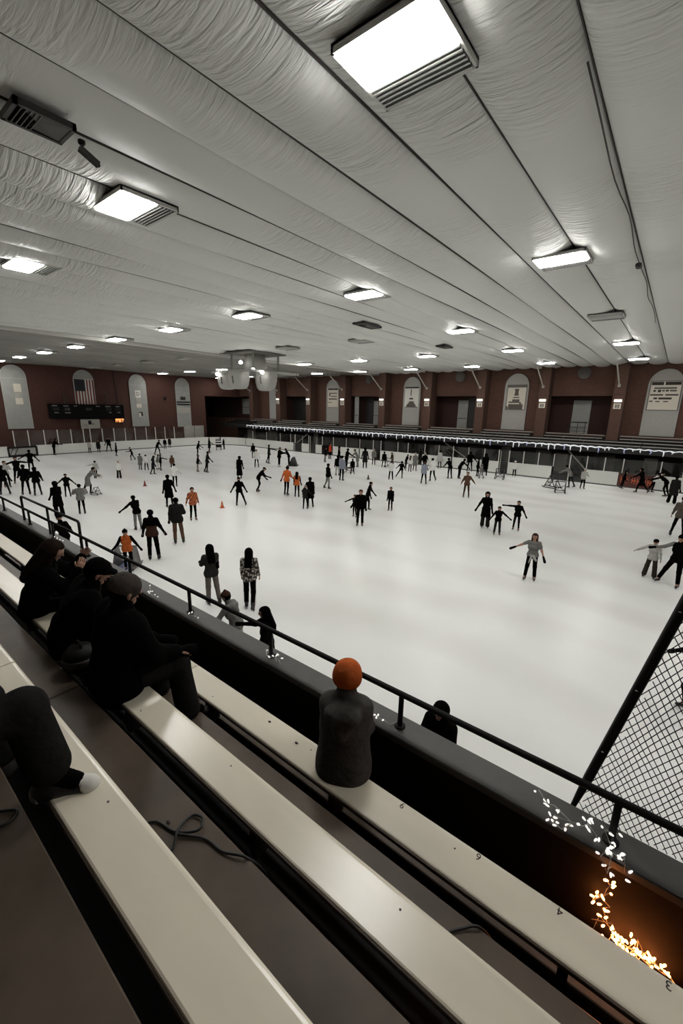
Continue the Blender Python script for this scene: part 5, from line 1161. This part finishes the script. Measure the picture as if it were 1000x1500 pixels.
# spectators on the bleachers
K = 'black'
person(-5.22,1.22,1.66,72,dict(j='puffer',jc=K,t='straight',tc=K,h='long',hc='hair_dark',lean=24,roll=12,hp=25,lL=(88,6,88),lR=(88,6,92),aL=(45,10,95),aR=(45,8,105)),'long haired spectator in black hunched over, farthest of the three on the second bench',2.84,3.26,.014,'shoe')
person(-4.22,1.20,1.74,74,dict(j='puffer',jc=K,t='straight',tc=K,h='cap',hc=K,lean=30,roll=10,hp=24,lL=(88,10,88),lR=(88,12,88),puffk=.035,mitten=K,aL=(0,4,65),aR=(0,4,65)),'spectator in a black cap and coat, middle of the three on the second bench',2.84,3.26,.014,'shoe')
person(-3.24,1.20,1.84,86,dict(j='puffer',jc=K,t='wide',tc='charcoal',h='beanie',hc='tannhat',lean=12,roll=2,hp=10,back=1,lL=(88,12,90),lR=(87,9,84),puffk=.04,mitten=K,aL=(14,8,50),aR=(20,8,48)),'spectator in a tan grey hat, black coat and dark jeans, nearest on the second bench',2.84,3.26,.012,'shoe')
person(-1.56,2.07,1.66,116,dict(j='jacket',jc='hoodgrey',t='straight',tc='charcoal',h='turban',hc='beanie_orange',lean=6,hoodie=1,hp=10,nar=.035,fill=1,lL=(62,0,100),lR=(62,0,100),aL=(22,3,55),aR=(22,3,55)),'seated spectator in an orange knit hat and dark grey hooded top on the front bench',2.45,2.87,.010,'shoe')
p5 = person(-2.22,-.04,1.74,88,dict(j='puffer',jc=K,t='wide',tc='charcoal',h='short',hc=K,lean=8,lL=(70,34,66),lR=(92,1,84),toe=40,hemk=.84,footk=1.18,aL=(-10,4,20),aR=(-12,2,25)),'spectator in loose dark trousers with a black white toed shoe resting on the third bench',3.64,4.06,.012,'shoe')
n = 0
for ch in list(p5.children):
    if ch.name.startswith('shoe'):
        W_ = mat('rubber_white', (.62,.60,.55), .5)
        V,F = surfnet([((0,-.035,-.065),(0,.133,-.075),.049,.0425)], .007, .02, lambda G: np.maximum(.120-G[...,1]-.35*(G[...,2]+.08), -.108-G[...,2])); np_mesh('toe_cap', [(V,F,0)], [W_], ch)
        V,F = surfnet([((0,-.038,-.07),(0,-.042,-.078),.0505,.0505)], .008, .02, lambda G: np.maximum(G[...,1]+.045, np.maximum(-.107-G[...,2], G[...,2]+.03))); np_mesh('heel_patch', [(V,F,0)], [mat('heel_grey', (.22,.215,.2), .6)], ch)
o = empty('bag', (-3.72,1.12,3.26), 'round black bag with a grey band on the second bench between two spectators', 'bag')
b = MB(); b.lathe([(.04,0),(.11,.015),(.135,.08),(.13,.15),(.09,.205),(.02,.22)],(0,0,0),20); b.build('body', BLACKP, o, True)
b = MB(); b.lathe([(.136,.07),(.139,.085),(.137,.115),(.133,.13)],(0,0,0),20); b.build('band', mat('band_grey', (.09,.085,.08), .6), o, True)
b = MB(); b.tube([(.05*math.cos(a), .0, .21+.05*math.sin(a)) for a in [math.pi*k/8 for k in range(9)]], .01, 6); b.build('strap', BLACKP, o, True)
# phone held by the farthest seated spectator
o = empty('phone', (-4.95,1.75,3.62), 'small dark phone held up by the long haired spectator on the second bench', 'phone', None, R_(-20)); o.rotation_euler = (R_(-35),0,R_(-20))
b = MB(); b.bbox((-.038,-.006,-.075),(.038,.006,.075),.004); b.build('case', METALD, o); b = MB(); b.box((-.034,-.008,-.07),(.034,-.006,.07)); b.build('screen', mat('phone_screen', (.01,.01,.012), .1), o)

# ------------------------------------------------------------------ world and render look
W = bpy.data.worlds.new('world'); SC.world = W; W.use_nodes = True
W.node_tree.nodes['Background'].inputs['Color'].default_value = (.02,.02,.02,1); W.node_tree.nodes['Background'].inputs['Strength'].default_value = .1
SC.view_settings.view_transform = 'Standard'; SC.view_settings.look = 'None'; SC.view_settings.gamma = 1; SC.view_settings.exposure = 0
SC.view_settings.use_curve_mapping = False
SC.cycles.use_denoising = True; SC.cycles.max_bounces = 6; SC.cycles.diffuse_bounces = 4; SC.cycles.transparent_max_bounces = 16
SC.cycles.sample_clamp_indirect = 6; SC.cycles.use_light_tree = True
